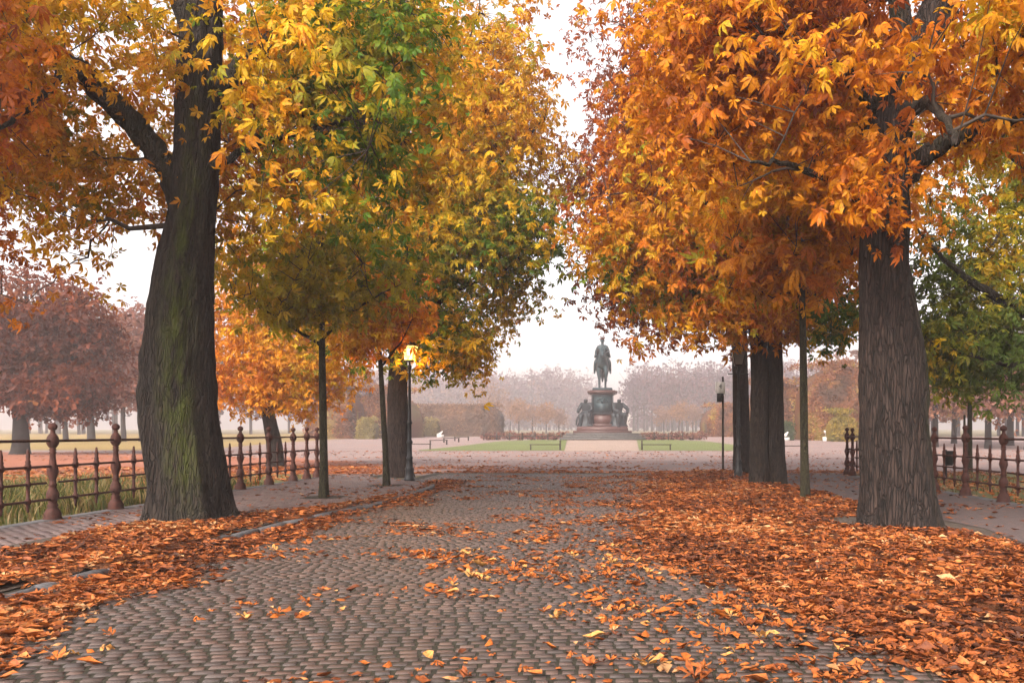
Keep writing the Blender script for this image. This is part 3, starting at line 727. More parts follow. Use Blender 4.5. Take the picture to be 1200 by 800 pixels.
make_tree('chestnut_tree', 'tall chestnut with rust-red crown standing behind the unlit lamp post', (5.0, 30.6, 0), [(5.05, 30.6, -.05, .34), (5.0, 30.6, 1, .3), (4.95, 30.6, 3, .28), (4.9, 30.6, 6, .26), (4.8, 30.6, 10, .2), (4.7, 30.6, 14, .12), (4.7, 30.6, 18, .05)],
          [[(4.9, 30.6, 6, .18), (3, 30, 9, .11), (1, 29.8, 11, .05)], [(4.8, 30.6, 9, .16), (3, 30.2, 13, .1), (1.4, 30, 16, .04)], [(4.9, 30.6, 5, .15), (2.6, 29.5, 7, .09), (.6, 29, 8, .04)]],
          [((4.6, 30.8, 11.6), (5.9, 5.0, 7.6), 1900), ((1.9, 30.0, 8.0), (2.9, 2.6, 3.0), 380)],
          [(0, BROWN), (.2, RUST), (.5, REDB), (.85, ORANGE), (1, GOLD)], 0.165, 1, 9, sides=48, dz=0.12, flare=.25, seed=65, spread=.33, gap=.4, nfreq=.3)

# --- slim young trees
make_tree('young_chestnut_tree', 'slim young chestnut with big green leaves in a pavement pit near the mossy trunk', (-5.98, 18.3, SIDE_Z), [(-5.98, 18.3, SIDE_Z - .05, .1), (-5.98, 18.3, 1, .082), (-6.0, 18.3, 2.5, .078), (-6.02, 18.3, 3.6, .07), (-6.0, 18.3, 5, .05), (-6, 18.3, 6.6, .02)],
          [[(-6, 18.3, 3.3, .04), (-6.8, 18, 3.9, .028), (-7.6, 17.6, 4.3, .012)], [(-6, 18.3, 3.5, .04), (-5.2, 18, 4.1, .028), (-4.3, 17.7, 4.5, .012)]],
          [((-5.9, 18.0, 5.1), (2.6, 2.0, 1.2), 135), ((-6.2, 17.6, 4.15), (1.6, 1.3, .5), 38)],
          [(0, GOLD), (.35, YEL), (.65, (.42, .36, .012)), (.85, OLIVE), (1, (.12, .22, .012))], 0.16, 3, 9, bark='bark_young', sides=28, dz=.1, flare=.25, seed=76, spread=.25, gap=.36, nleaf=200, brk=.006, group='slim young trees along the road')
make_tree('young_chestnut_tree', 'slim young chestnut with pale trunk right beside the lit street lamp', (-5.67, 22.4, SIDE_Z), [(-5.67, 22.4, SIDE_Z - .05, .095), (-5.7, 22.4, 1, .075), (-5.78, 22.4, 2.5, .07), (-5.84, 22.4, 3.5, .06), (-5.9, 22.4, 4.6, .045), (-5.9, 22.4, 6, .02)],
          [[(-5.84, 22.4, 3.2, .035), (-5.2, 22.2, 3.9, .02), (-4.9, 22, 4.4, .01)]],
          [((-5.9, 22.3, 4.9), (1.7, 1.5, 1.25), 130), ((-6.6, 22.2, 4.0), (.9, .9, .6), 30)],
          [(0, RUST), (.3, ORANGE), (.6, GOLD), (.85, YEL), (1, OLIVE)], 0.18, 2, 8, bark='bark_young', sides=24, dz=.1, flare=.25, seed=77, spread=.25, gap=.36, nleaf=60, brk=.005, group='slim young trees along the road')
make_tree('young_chestnut_tree', 'slim young chestnut with straight olive trunk between the double trunk and stout trunk', (4.13, 17.4, SIDE_Z), [(4.14, 17.4, SIDE_Z - .05, .1), (4.12, 17.4, 1, .083), (4.1, 17.4, 2.5, .08), (4.08, 17.4, 4, .065), (4.05, 17.4, 5.4, .045), (4.0, 17.4, 7, .02)],
          [[(4.08, 17.4, 4.2, .035), (3.3, 17.2, 4.9, .025), (2.6, 17, 5.3, .01)], [(4.08, 17.4, 4.4, .035), (4.9, 17.2, 5.0, .025), (5.6, 17, 5.4, .01)]],
          [((3.9, 17.2, 5.9), (2.3, 1.9, 1.6), 210), ((3.4, 17.0, 4.6), (1.4, 1.2, .5), 45)],
          [(0, RUST), (.3, ORANGE), (.75, GOLD), (.95, YEL), (1, OLIVE)], 0.18, 3, 8, bark='bark_young', sides=28, dz=.1, flare=.25, seed=78, spread=.25, gap=.36, nleaf=120, brk=.006, group='slim young trees along the road')

# --- further trees at both sides
make_tree('maple_tree', 'spreading tree with bright orange crown behind the rusty fence, leaning trunk', (-14.0, 36.6, 0), [(-14.0, 36.6, -.05, .36), (-14.1, 36.6, 1.2, .3), (-14.4, 36.6, 2.6, .27), (-14.4, 36.6, 5, .2), (-14.2, 36.6, 8, .1), (-14.2, 36.6, 10, .04)],
          [[(-14.4, 36.6, 3, .14), (-12.6, 36.2, 4.4, .09), (-11, 36, 5, .04)], [(-14.4, 36.6, 3.2, .14), (-16, 36.2, 4.6, .09), (-17.4, 36, 5.2, .04)]],
          [((-13.6, 36.4, 6.2), (4.2, 3.6, 4.2), 800), ((-13.4, 35.5, 3.8), (3.3, 2.6, 1.7), 340)],
          [(0, REDB), (.25, ORANGE), (.7, GOLD), (.9, YEL), (1, OLIVE)], 0.18, 1, 7, sides=36, dz=.14, flare=.3, seed=81, spread=.33, gap=.37, twig=False)
make_tree('beech_tree', 'broad dark reddish-brown tree beyond the rough grass, black trunk', (-39.2, 57.5, 0), [(-39.2, 57.5, -.05, .56), (-39.2, 57.5, 1.5, .47), (-39.2, 57.5, 3, .44), (-39.0, 57.5, 6, .34), (-38.8, 57.5, 10, .15), (-38.8, 57.5, 12, .05)],
          [[(-39.1, 57.5, 3.5, .25), (-36, 57, 6, .15), (-33.6, 56.5, 7.4, .06)], [(-39.1, 57.5, 4, .25), (-42, 57, 6.5, .15), (-44, 56.5, 8, .06)], [(-38.9, 57.5, 6, .2), (-36, 57, 9, .12), (-34.6, 56.8, 11, .05)]],
          [((-38.2, 57.3, 7.4), (6.6, 5.2, 4.8), 1400), ((-36.5, 56.0, 4.2), (5.2, 4.0, 1.5), 420)],
          [(0, (.05, .012, .007)), (.5, (.15, .032, .011)), (.85, (.24, .06, .014)), (1, (.3, .12, .015))], 0.37, 0, 6, bark='bark_far', sides=24, dz=.3, flare=.25, seed=82, spread=.4, gap=.36, twig=False)
for k, (px, py, w, cr, hh) in enumerate([(107, 521, 9, 5.5, 13), (145, 521, 6, 5, 15), (77, 521, 6, 5, 12), (166, 519, 6, 5, 16)]):
    x, y = gnd(px, py); y = min(y, 96); x = (px - 706) * y / 1000; z0 = float(terrain(y)); r = w * y / 2000
    make_tree('beech_tree', ['hazy russet tree with slightly leaning grey trunk beyond the dark reddish tree', 'hazy pinkish tree with slim trunk, second from the mossy trunk', 'small hazy russet tree right beside the dark reddish tree', 'hazy pink-brown tree showing just past the mossy trunk'][k], (x, y, z0),
              [(x, y, z0 - .05, r), (x - .1, y, z0 + 3, r * .85), (x, y, z0 + 6, r * .6), (x, y, z0 + hh * .9, .05)], [],
              [((x, y, z0 + hh * .62), (cr, 3.6, hh * .4), 420)], [(0, (.13, .038, .025)), (.6, (.22, .07, .04)), (1, (.3, .12, .05))], 0.44, 0, 6, bark='bark_far', sides=16, dz=.5, flare=.2, seed=90 + k, spread=.5, gap=.33, twig=False, group='hazy trees across the leafy lawn')
# the green tree behind the right fence and its heavy low limb
make_tree('lime_tree', 'dark green leafy tree with heavy low limb behind the stout trunk and fence', (13.4, 22.5, 0), [(13.4, 22.5, -.05, .42), (13.4, 22.5, 1.5, .36), (13.4, 22.5, 4, .33), (13.3, 22.5, 7, .25), (13.2, 22.5, 11, .1)],
          [[(13.4, 22.5, 3.0, .22), (11.6, 22.2, 4.3, .17), (10.6, 22, 4.75, .14), (9.6, 21.8, 5.2, .1), (8.6, 21.6, 5.9, .06), (7.9, 21.4, 6.6, .03)], [(13.4, 22.5, 3.0, .16), (11.8, 22, 3.4, .1), (10.4, 21.8, 3.2, .06), (9.4, 21.6, 3.4, .03)], [(13.3, 22.5, 5.5, .18), (11.5, 22.3, 8, .1), (9.6, 22, 9.4, .04)]],
          [((10.0, 22.8, 3.9), (2.3, 1.8, 1.6), 330), ((10.6, 23.2, 6.0), (2.9, 2.2, 1.7), 260), ((12, 23.5, 9), (3.5, 3.4, 3.2), 330)],
          [(0, YEL), (.15, OLIVE), (.45, (.12, .17, .02)), (1, (.05, .105, .018))], 0.165, 1, 7, sides=36, dz=.14, flare=.25, seed=101, spread=.28, gap=.42)
make_tree('young_lime_tree', 'slim dark-stemmed young tree with its stake behind the right-hand rusty fence', (13.0, 30.2, 0), [(13.0, 30.2, -.05, .1), (13, 30.2, 1.5, .085), (13, 30.2, 3, .075), (13, 30.2, 5, .04), (13, 30.2, 6.4, .02)], [],
          [((13.0, 30.2, 4.5), (1.9, 1.7, 1.7), 150)], [(0, YEL), (.3, OLIVE), (.6, (.12, .17, .02)), (1, (.05, .11, .018))], 0.16, 1, 8, bark='bark_young', sides=16, dz=.2, flare=.2, seed=102, spread=.28, gap=.35, brk=.004)
o = MB().tube([(0, 0, 0), (0, 0, 1.2), (.01, 0, 2.1)], [.045, .045, .04], 8).build('tree_stake', M['bark_young'], bpy.data.objects['young_lime_tree'], (-.24, -.1, 0))
for k, (px, yy, hh, r, kind) in enumerate([(1096, 78, 10, .3, 0), (1118, 88, 11, .28, 1), (1158, 74, 9.5, .3, 0), (1184, 82, 10.5, .36, 1), (1205, 70, 10, .3, 0)]):
    x = (px - 706) * yy / 1000; z0 = float(terrain(yy))
    make_tree('lime_tree', ['hazy pinkish autumn tree with pale grey trunk across the plaza', 'hazy yellow-brown autumn tree with grey trunk across the plaza'][kind], (x, yy, z0), [(x, yy, z0 - .05, r), (x, yy, z0 + 3, r * .8), (x + .1, yy, z0 + 6, r * .6), (x, yy, z0 + hh * .9, .05)], [],
              [((x, yy, z0 + hh * .62), (4.2, 3.4, hh * .4), 380)], [[(0, (.22, .09, .06)), (1, (.4, .2, .12))], [(0, (.3, .17, .05)), (1, (.45, .3, .08))]][kind], 0.36, 0, 5, bark='bark_far', sides=16, dz=.5, flare=.2, seed=110 + k, spread=.5, gap=.36, twig=False,
              group=['pinkish trees across the plaza', 'yellow-brown trees across the plaza'][kind])

# ------------------------------------------------------------------ iron fences
POST = [(.0, -.02), (.125, -.02), (.125, .02), (.11, .05), (.115, .09), (.085, .16), (.06, .2), (.075, .23), (.05, .26), (.062, .3), (.085, .37), (.08, .43), (.055, .49), (.045, .53), (.06, .55), (.042, .58),
        (.045, .64), (.06, .70), (.078, .76), (.07, .82), (.05, .88), (.042, .95), (.036, 1.04), (.05, 1.07), (.034, 1.09), (.05, 1.115), (.034, 1.135), (.055, 1.16), (.078, 1.21), (.083, 1.26), (.07, 1.32), (.04, 1.37), (.028, 1.39), (.036, 1.405), (.024, 1.42), (.05, 1.44), (.062, 1.475), (.055, 1.51), (.03, 1.535), (0, 1.545)]
PICK = [(.0, .16), (.012, .17), (.02, .25), (.02, .28), (.034, .3), (.034, .36), (.02, .38), (.02, .55), (.032, .57), (.032, .62), (.02, .64), (.022, .8), (.036, .82), (.036, .89), (.026, .91), (.03, .95), (.021, .97), (.024, 1.04), (.02, 1.05), (.012, 1.13), (0, 1.14)]
ME_POST = MB().lathe([(a * 1.12, b) for a, b in POST], 14).mesh('post', M['rust_iron'], True)
ME_PICK = MB().lathe([(a * 1.3, b) for a, b in PICK], 8).mesh('picket', M['rust_iron'], True)
def rail_mesh(L, r, bumps=False):
    m = MB().tube([(-L / 2, 0, 0), (0, 0, 0), (L / 2, 0, 0)], r, 8)
    if bumps:
        for x in (-L / 6, L / 6):
            for s in (-1, 1):
                for (d, rr) in ((.055, .03),): m.tube([(x + s * d - .02, 0, 0), (x + s * d, 0, 0), (x + s * d + .02, 0, 0)], [.012, rr, .012], 8)
    return m.mesh('rail', M['rust_iron'], True)
def fence(name, label, x, yposts, zb):
    root = empty(name, (x, yposts[0], zb), label, 'fence', 'rusty iron fences along the road')
    cache = {}
    for i, y in enumerate(yposts):
        link('post', ME_POST, root, (0, y - yposts[0], 0), (0, 0, rng.uniform(0, 6)), (1, 1, rng.uniform(.99, 1.01)))
        if i == len(yposts) - 1: break
        y2 = yposts[i + 1]; L = round(y2 - y, 2); ym = (y + y2) / 2 - yposts[0]
        if L not in cache: cache[L] = (rail_mesh(L, .022), rail_mesh(L, .02, True), rail_mesh(L * .82, .018))
        link('rail', cache[L][0], root, (0, ym, 1.26), (0, 0, R(90)))
        link('rail', cache[L][1], root, (0, ym, .855), (0, 0, R(90)))
        link('rail', cache[L][1], root, (0, ym, .33), (0, 0, R(90)))
        if L > 1.2:
            link('rail', cache[L][2], root, (0, ym, .595), (0, 0, R(90)))
            for t in (1 / 3, 2 / 3): link('picket', ME_PICK, root, (0, y + (y2 - y) * t - yposts[0], 0))
    L = yposts[-1] - yposts[0]
    m = MB().box((0, L / 2, -.05), (.3, L + .4, .12), bev=.02); m.build('base_stone', M['kerb'], root)
    return root
fence('iron_fence', 'rusty red-brown iron fence behind the mossy trunk, in front of rough grass', -8.8, [8.35, 10.12, 11.89, 13.66, 15.43, 17.2, 18.97, 20.74, 22.51, 24.28, 25.4, 26.3], SIDE_Z)
fence('iron_fence', 'rusty red iron fence behind the stout trunk, standing among orange leaves', 8.0, [11.7, 13.47, 15.25, 17.02, 18.8, 20.57, 22.35, 24.12, 25.9, 27.3, 27.9], SIDE_Z)

# ------------------------------------------------------------------ street lamps, sign, bin
def lens_glass():
    m = bpy.data.materials.new('lamp_glass_lit'); m.use_nodes = True; nt = m.node_tree; nt.nodes.clear()
    o = nt.nodes.new('ShaderNodeOutputMaterial'); mx = nt.nodes.new('ShaderNodeMixShader'); mx.inputs[0].default_value = .5
    t = nt.nodes.new('ShaderNodeBsdfTransparent'); t.inputs[0].default_value = (1, .85, .6, 1); e = nt.nodes.new('ShaderNodeEmission'); e.inputs[0].default_value = (1, .5, .1, 1); e.inputs[1].default_value = 2.2
    nt.links.new(t.outputs[0], mx.inputs[1]); nt.links.new(e.outputs[0], mx.inputs[2]); nt.links.new(mx.outputs[0], o.inputs[0])
    return m
def bulb_mat():
    m = bpy.data.materials.new('lamp_bulb'); m.use_nodes = True; nt = m.node_tree; nt.nodes.clear()
    o = nt.nodes.new('ShaderNodeOutputMaterial'); e = nt.nodes.new('ShaderNodeEmission'); e.inputs[0].default_value = (1, .7, .32, 1); e.inputs[1].default_value = 9
    nt.links.new(e.outputs[0], o.inputs[0]); return m
M['bulb'] = bulb_mat()
M['lit'] = lens_glass()
m_, nt_, b_ = mat_new('lamp_glass_clear'); b_.inputs['Base Color'].default_value = (.55, .55, .5, 1); b_.inputs['Roughness'].default_value = .12; b_.inputs['Transmission Weight'].default_value = .6
M['clear'] = m_
def street_lamp(loc, label, lit):
    root = empty('street_lamp', loc, label, 'street lamp', 'cast iron street lamps by the road')
    prof = [(.0, -.03), (.16, -.03), (.16, .06), (.13, .1), (.12, .3), (.135, .34), (.1, .4), (.085, .62), (.1, .66), (.075, .72), (.066, 1.05), (.09, 1.09), (.09, 1.13), (.06, 1.18), (.055, 1.62), (.085, 1.66), (.06, 1.72), (.05, 1.78), (.042, 2.6), (.036, 3.2), (.06, 3.24), (.06, 3.3), (.035, 3.34), (.035, 3.42)]
    MB().lathe(prof, 14).build('pole', M['black_iron'], root, smooth_=True)
    MB().tube([(-.3, 0, 3.2), (0, 0, 3.2), (.3, 0, 3.2)], .014, 8).build('ladder_bar', M['black_iron'], root)
    # lantern: four-sided, wider at the top
    b, t, z0, z1 = .11, .2, 3.46, 3.88
    fr_ = MB()
    cs = [(-1, -1), (1, -1), (1, 1), (-1, 1)]
    for i, (sx, sy) in enumerate(cs):
        fr_.tube([(sx * b, sy * b, z0), (sx * t, sy * t, z1)], .014, 6)
        (s2, t2) = cs[(i + 1) % 4]
        fr_.tube([(sx * b, sy * b, z0), (s2 * b, t2 * b, z0)], .014, 6); fr_.tube([(sx * t, sy * t, z1), (s2 * t, t2 * t, z1)], .016, 6)
    fr_.box((0, 0, 3.44), (.2, .2, .03)); fr_.build('lantern_frame', M['black_iron'], root)
    for i, (sx, sy) in enumerate(cs):
        (s2, t2) = cs[(i + 1) % 4]; m = MB(); k = .985
        m.add([(sx * b * k, sy * b * k, z0), (s2 * b * k, t2 * b * k, z0), (s2 * t * k, t2 * t * k, z1), (sx * t * k, sy * t * k, z1)], np.array([[0, 1, 2, 3]]))
        m.build('pane', M['lit' if lit else 'clear'], root)
    MB().lathe([(.3, 3.885), (.29, 3.9), (.16, 4.02), (.1, 4.06), (.1, 4.12), (.07, 4.15), (.02, 4.18), (.03, 4.21), (0, 4.25)], 4).build('roof', M['black_iron'], root, rot=(0, 0, R(45)))
    if lit:
        MB().lathe([(0, 3.6), (.05, 3.62), (.075, 3.7), (.06, 3.79), (0, 3.82)], 12).build('bulb', M['bulb'], root, smooth_=True)
        ld = bpy.data.lights.new('lamp_light', 'POINT'); ld.energy = 240; ld.color = (1, .55, .18); ld.shadow_soft_size = .06
        lo = bpy.data.objects.new('lamp_light', ld); COL.objects.link(lo); lo.parent = root; lo.location = (0, 0, 3.53)
    return root
street_lamp((-5.56, 24.6, SIDE_Z), 'black cast iron street lamp glowing warm yellow beside a brown trunk', True)
street_lamp((3.98, 25.0, 0.0), 'black cast iron lamp post, unlit head hidden in orange leaves', False)

root = empty('sign_post', (4.15, 29.4, 0), 'thin post with small white sign and black box under it', 'sign')
MB().lathe([(.0, -.05), (.045, -.05), (.04, .02), (.035, 3.4), (0, 3.41)], 10).build('post', M['wood'], root)
MB().box((-.1, -.06, 3.02), (.34, .02, .4), bev=.006).build('sign_plate', M['sign'], root)
m = MB()                                       # the small dark arrow-like mark on the plate
m.tube([(.04, 0, .06), (-.05, 0, 0), (.04, 0, -.06)], .016, 6); m.tube([(-.04, 0, 0), (.06, 0, 0)], .014, 6)
m.build('sign_mark', M['sign_black'], root, (-.1, -.075, 3.07))
MB().box((-.13, -.07, 2.68), (.17, .09, .3), bev=.01).build('box', M['sign_black'], root)

root = empty('litter_bin', (10.55, 26.2, .06), 'small black litter bin on a post behind the right-hand fence', 'bin')
MB().lathe([(0, -.05), (.03, -.05), (.03, .9), (0, .9)], 8).build('post', M['black_iron'], root)
MB().lathe([(0, .42), (.14, .42), (.17, .85), (.18, .86), (.17, .87), (.14, .85), (0, .8)], 14).build('bucket', M['black_iron'], root, (0, -.16, 0))

# ------------------------------------------------------------------ the monument
def skin_obj(name, pts, edges, mat, parent, sub=2, loc=(0, 0, 0), scale=1.0, rz=0.0):
    me = bpy.data.meshes.new(name); me.from_pydata([p[:3] for p in pts], edges, []); me.materials.append(mat)
    o = link(name, me, parent, loc, (0, 0, rz), scale)
    o.modifiers.new('skin', 'SKIN').use_smooth_shade = True
    for i, p in enumerate(pts):
        r = p[3] if len(p) > 3 else .05
        me.skin_vertices[0].data[i].radius = (r, p[4] if len(p) > 4 else r)
    me.skin_vertices[0].data[0].use_root = True
    s = o.modifiers.new('sub', 'SUBSURF'); s.levels = sub; s.render_levels = sub
    return o

MY = 108.0; MZ = float(terrain(MY)) + .02
mon = empty('equestrian_monument', (0, MY, MZ), 'dark bronze rider on horse on a red granite pedestal with seated figures', 'monument')
zz = 0
for (w, h) in ((10.4, .27), (9.6, .27), (8.9, .27)):
    MB().box((0, 0, zz + h / 2), (w, w * .95, h), bev=.03).build('step', M['step'], mon); zz += h
MB().box((0, 0, zz + .14), (7.2, 7.0, .28), bev=.04).build('base', M['granite_red'], mon); zz += .28
MB().box((0, 0, zz + .27), (6.4, 6.2, .54), bev=.05, taper=.96).build('base', M['granite_red'], mon); zz += .54       # 1.63
m = MB().box((0, 0, zz + .15), (3.3, 4.6, .3), bev=.04); m.box((0, 0, zz + .9), (2.75, 4.0, 1.2), taper=.94, bev=.03); m.build('pedestal_foot', M['granite_red'], mon); zp = zz; zz += 1.5
m = MB().box((0, 0, zz + .1), (3.0, 4.2, .2), bev=.04); m.box((0, 0, zz + 1.35), (2.65, 3.8, 2.3), bev=.05); m.build('pedestal_die', M['bronze_dark'], mon)
# relief panel on the front: crest, swags and a tablet
rp = MB().box((0, -1.93, zz + 1.25), (2.1, .08, 1.9), bev=.03)
rp.box((0, -1.99, zz + .9), (1.5, .08, .9), bev=.03)
for k in range(7):
    a = k / 6 * math.pi; rp.lathe([(0, -.1), (.12, -.06), (.14, 0), (.1, .08), (0, .1)], 8, (math.cos(a) * .62, -1.98, zz + 1.6 + math.sin(a) * .36))
rp.lathe([(0, -.3), (.2, -.2), (.28, 0), (.2, .22), (0, .32)], 10, (0, -1.95, zz + 1.65))
rp.build('relief_panel', M['bronze'], mon, smooth_=False)
for s in (-1, 1): MB().box((s * 1.28, -1.92, zz + 1.3), (.18, .16, 2.2), bev=.03).build('pilaster', M['bronze_dark'], mon)
zz += 2.5
m = MB().box((0, 0, zz + .08), (3.1, 4.2, .16), bev=.03); m.box((0, 0, zz + .28), (3.75, 4.8, .24), bev=.05, taper=1.0); m.box((0, 0, zz + .45), (3.2, 4.3, .1), bev=.03)
m.build('cornice', M['granite_red'], mon); zz += .5
MB().box((0, 0, zz + .16), (2.55, 3.9, .32), bev=.08, taper=.95).build('plinth', M['bronze'], mon); zz += .3
HS = 2.33
H = [(0, .1, 1.36, .33, .36), (0, .55, 1.42, .31, .33), (0, -.38, 1.36, .3, .34), (0, -.6, 1.6, .16, .24), (0, -.78, 1.86, .12, .17), (0, -.88, 2.02, .105, .12), (0, -1.04, 1.86, .1, .12), (0, -1.2, 1.62, .075, .075)]
E = [(0, 1), (0, 2), (2, 3), (3, 4), (4, 5), (5, 6), (6, 7)]
def limb(rows, root_i):
    i = root_i
    for r in rows: H.append(r); E.append((i, len(H) - 1)); i = len(H) - 1
limb([(-.17, -.45, 1.08, .14), (-.17, -.46, .85, .085), (-.17, -.5, .48, .055), (-.17, -.47, .14, .045), (-.17, -.53, .03, .065)], 2)
limb([(.17, -.5, 1.08, .14), (.18, -.7, .92, .085), (.19, -.86, .76, .06), (.2, -.72, .44, .043), (.2, -.7, .32, .06)], 2)
limb([(-.18, .55, 1.12, .18), (-.19, .42, .92, .12), (-.17, .74, .52, .06), (-.16, .66, .14, .045), (-.16, .6, .03, .065)], 1)
limb([(.18, .6, 1.12, .18), (.19, .5, .92, .12), (.17, .86, .52, .06), (.16, .8, .14, .045), (.16, .74, .03, .065)], 1)
limb([(0, .88, 1.52, .06), (0, .98, 1.2, .09), (0, 1.0, .7, .07), (0, .97, .4, .03)], 1)
limb([(-.075, -.86, 2.15, .022)], 5); limb([(.075, -.86, 2.15, .022)], 5)
skin_obj('horse', [(*h[:3], *[q * (1.12 if h[3] > .2 else 1.3) for q in h[3:]]) for h in H], E, M['bronze'], mon, 2, (0, .1, zz), HS)
H = [(0, .06, 1.74, .19, .17), (0, .05, 1.97, .17, .13), (0, .02, 2.2, .2, .14), (0, 0, 2.36, .1, .09), (0, -.01, 2.44, .065, .065), (0, -.03, 2.54, .095, .1), (0, -.03, 2.63, .085, .09)]
E = [(i, i + 1) for i in range(6)]
for s in (-1, 1):
    limb([(s * .2, .0, 1.68, .13), (s * .38, -.22, 1.42, .1), (s * .42, -.08, 1.06, .07), (s * .43, -.02, .86, .055), (s * .44, -.2, .82, .045)], 0)
limb([(-.24, .01, 2.26, .09), (-.37, .04, 1.98, .07), (-.34, -.2, 1.78, .055), (-.33, -.28, 1.74, .05)], 2)
limb([(.24, .01, 2.26, .09), (.36, .03, 1.98, .07), (.16, -.26, 1.88, .055), (.1, -.34, 1.86, .05)], 2)
skin_obj('rider', H, E, M['bronze'], mon, 2, (0, .1, zz), HS)
MB().lathe([(.13, 2.56), (.14, 2.575), (.115, 2.6), (.11, 2.66), (.085, 2.72), (.03, 2.755), (.018, 2.78), (.008, 2.86), (0, 2.87)], 12, (0, -.03, 0)).build('helmet', M['bronze'], mon, (0, .1, zz), True, scale=HS)
# cloak: an open sheet falling from the shoulders round the back
a = np.linspace(R(-20), R(200), 22); rows = [(2.36, .13, .1), (2.28, .27, .15), (2.1, .34, .2), (1.92, .38, .25), (1.78, .42, .32), (1.68, .43, .36)]
Vc = []; 
for (z, rx, ry) in rows:
    k = 1 + .06 * np.sin(a * 9) * (2.36 - z)
    Vc.append(np.stack([np.cos(a) * rx * k, np.sin(a) * ry * k + .03, np.full_like(a, z) + .02 * np.sin(a * 7)], 1))
Vc = np.array(Vc); nr, nc = Vc.shape[:2]; i = (np.arange(nr - 1)[:, None] * nc + np.arange(nc - 1)[None]); Fc = np.stack([i, i + 1, i + nc + 1, i + nc], 2).reshape(-1, 4)
o = link('cloak', new_mesh('cloak', Vc.reshape(-1, 3), Fc, M['bronze'], smooth_=True), mon, (0, .1, zz), None, HS)
o.modifiers.new('thick', 'SOLIDIFY').thickness = .02

def seated(x, y, rz, var):
    global H, E
    H = [(0, .1, .5, .2, .18), (0, .1, .72, .17, .14), (0, .0, .93, .17, .12), (0, -.06, 1.06, .06, .06), (0, -.12, 1.15, .085, .09), (0, -.13, 1.25, .075, .08)]
    E = [(i, i + 1) for i in range(5)]
    limb([(-.12, .0, .47, .13), (-.16, -.36, .52, .1), (-.17, -.34, .2, .075), (-.17, -.36, .04, .06), (-.17, -.5, .03, .05)], 0)
    limb([(.14, .0, .47, .13), (.22, -.36, .56, .1), (.24, -.22, .22, .075), (.25, -.16, .05, .06), (.25, -.3, .03, .05)], 0)
    if var:
        limb([(.22, -.02, 1.0, .09), (.42, -.16, .78, .075), (.3, -.36, .62, .06), (.24, -.42, .6, .05)], 2); limb([(-.22, 0, 1.0, .09), (-.26, -.14, .74, .07), (-.08, -.32, .66, .055)], 2)
    else:
        limb([(.22, 0, 1.0, .09), (.28, -.05, .74, .07), (.18, -.3, .64, .06)], 2); limb([(-.22, 0, 1.0, .09), (-.34, -.1, .74, .075), (-.28, -.36, .64, .06)], 2)
    o = skin_obj('seated_figure', [(*h[:3], *[q * 1.25 for q in h[3:]]) for h in H], E, M['bronze_dark'], mon, 2, (x, y, zp - .02), 2.75, rz)
    # robe over the lap and the seat block
    a = np.linspace(0, 2 * math.pi, 29)[:-1]; rows = [(.0, .46, .36), (.08, .4, .33), (.25, .34, .3), (.42, .33, .3), (.54, .36, .32), (.62, .27, .27), (.72, .19, .2)]
    Vr = np.array([np.stack([np.cos(a) * rx * (1 + .1 * np.sin(a * 7 + z * 3)), np.sin(a) * ry * (1 + .1 * np.sin(a * 9)) - .02 + .2 * z * .6, np.full_like(a, z)], 1) for (z, rx, ry) in rows])
    nr, nc = Vr.shape[:2]; i = np.arange(nr - 1)[:, None] * nc; j = np.arange(nc)[None]; j2 = (j + 1) % nc
    link('robe', new_mesh('robe', Vr.reshape(-1, 3), np.stack([i + j, i + j2, i + nc + j2, i + nc + j], 2).reshape(-1, 4), M['bronze_dark'], smooth_=True), o)
    MB().box((0, .24, .2), (.5, .36, .4), bev=.05).build('seat', M['bronze_dark'], o)
    if not var: MB().lathe([(0, -.03), (.2, -.02), (.22, 0), (.2, .03), (.06, .06), (0, .07)], 16).build('shield', M['bronze_dark'], o, (-.4, -.12, .26), rot=(0, R(-80), .3))
seated(-2.0, -1.7, R(-16), False); seated(1.95, -1.7, R(24), True)

# ------------------------------------------------------------------ lawn rails, beds, white sculptures, hedges
ME_RP = MB().box((0, 0, .2), (.1, .1, .5), bev=.01).mesh('post', M['wood'])
def low_rail(x, y, L, rz, label, end=0):
    z = float(terrain(y)); root = empty('low_rail', (x, y, z), label, 'rail', 'low wooden rails round the lawns', rz)
    MB().box((0, 0, .46), (L, .12, .07), bev=.012).build('rail', M['wood'], root)
    for s in (-.46, .46): link('post', ME_RP, root, (s * L, 0, 0))
    if end: MB().box((end * L * .47, 0, .35), (.12, .12, .9), bev=.015).build('end_post', M['wood'], root)
def pxl(px, Y): return (px - 706) * Y / 1000
low_rail(pxl(639, 70), 70, 2.6, 0, 'low dark wooden rail on the lawn between sandy path and long shrub bed', 1)
low_rail(pxl(769, 70), 70, 2.5, 0, 'low dark wooden rail on the lawn edge between sandy path and sign post', -1)
low_rail(pxl(490, 72), 72, 2.2, 0, 'low dark wooden rail just past the lit street lamp')
low_rail(pxl(514, 84), 84, 2.4, R(55), 'low wooden rail slanting back toward the clipped hedge', 0)
low_rail(pxl(529, 92), 92, 2.4, R(55), 'low wooden rail slanting back toward the clipped hedge', 0)
low_rail(pxl(541, 99), 99, 2.4, R(55), 'low wooden rail slanting back toward the clipped hedge', 0)
low_rail(pxl(925, 64), 64, 2.8, 0, 'low wooden rail across the plaza between double trunk and slim trunk')

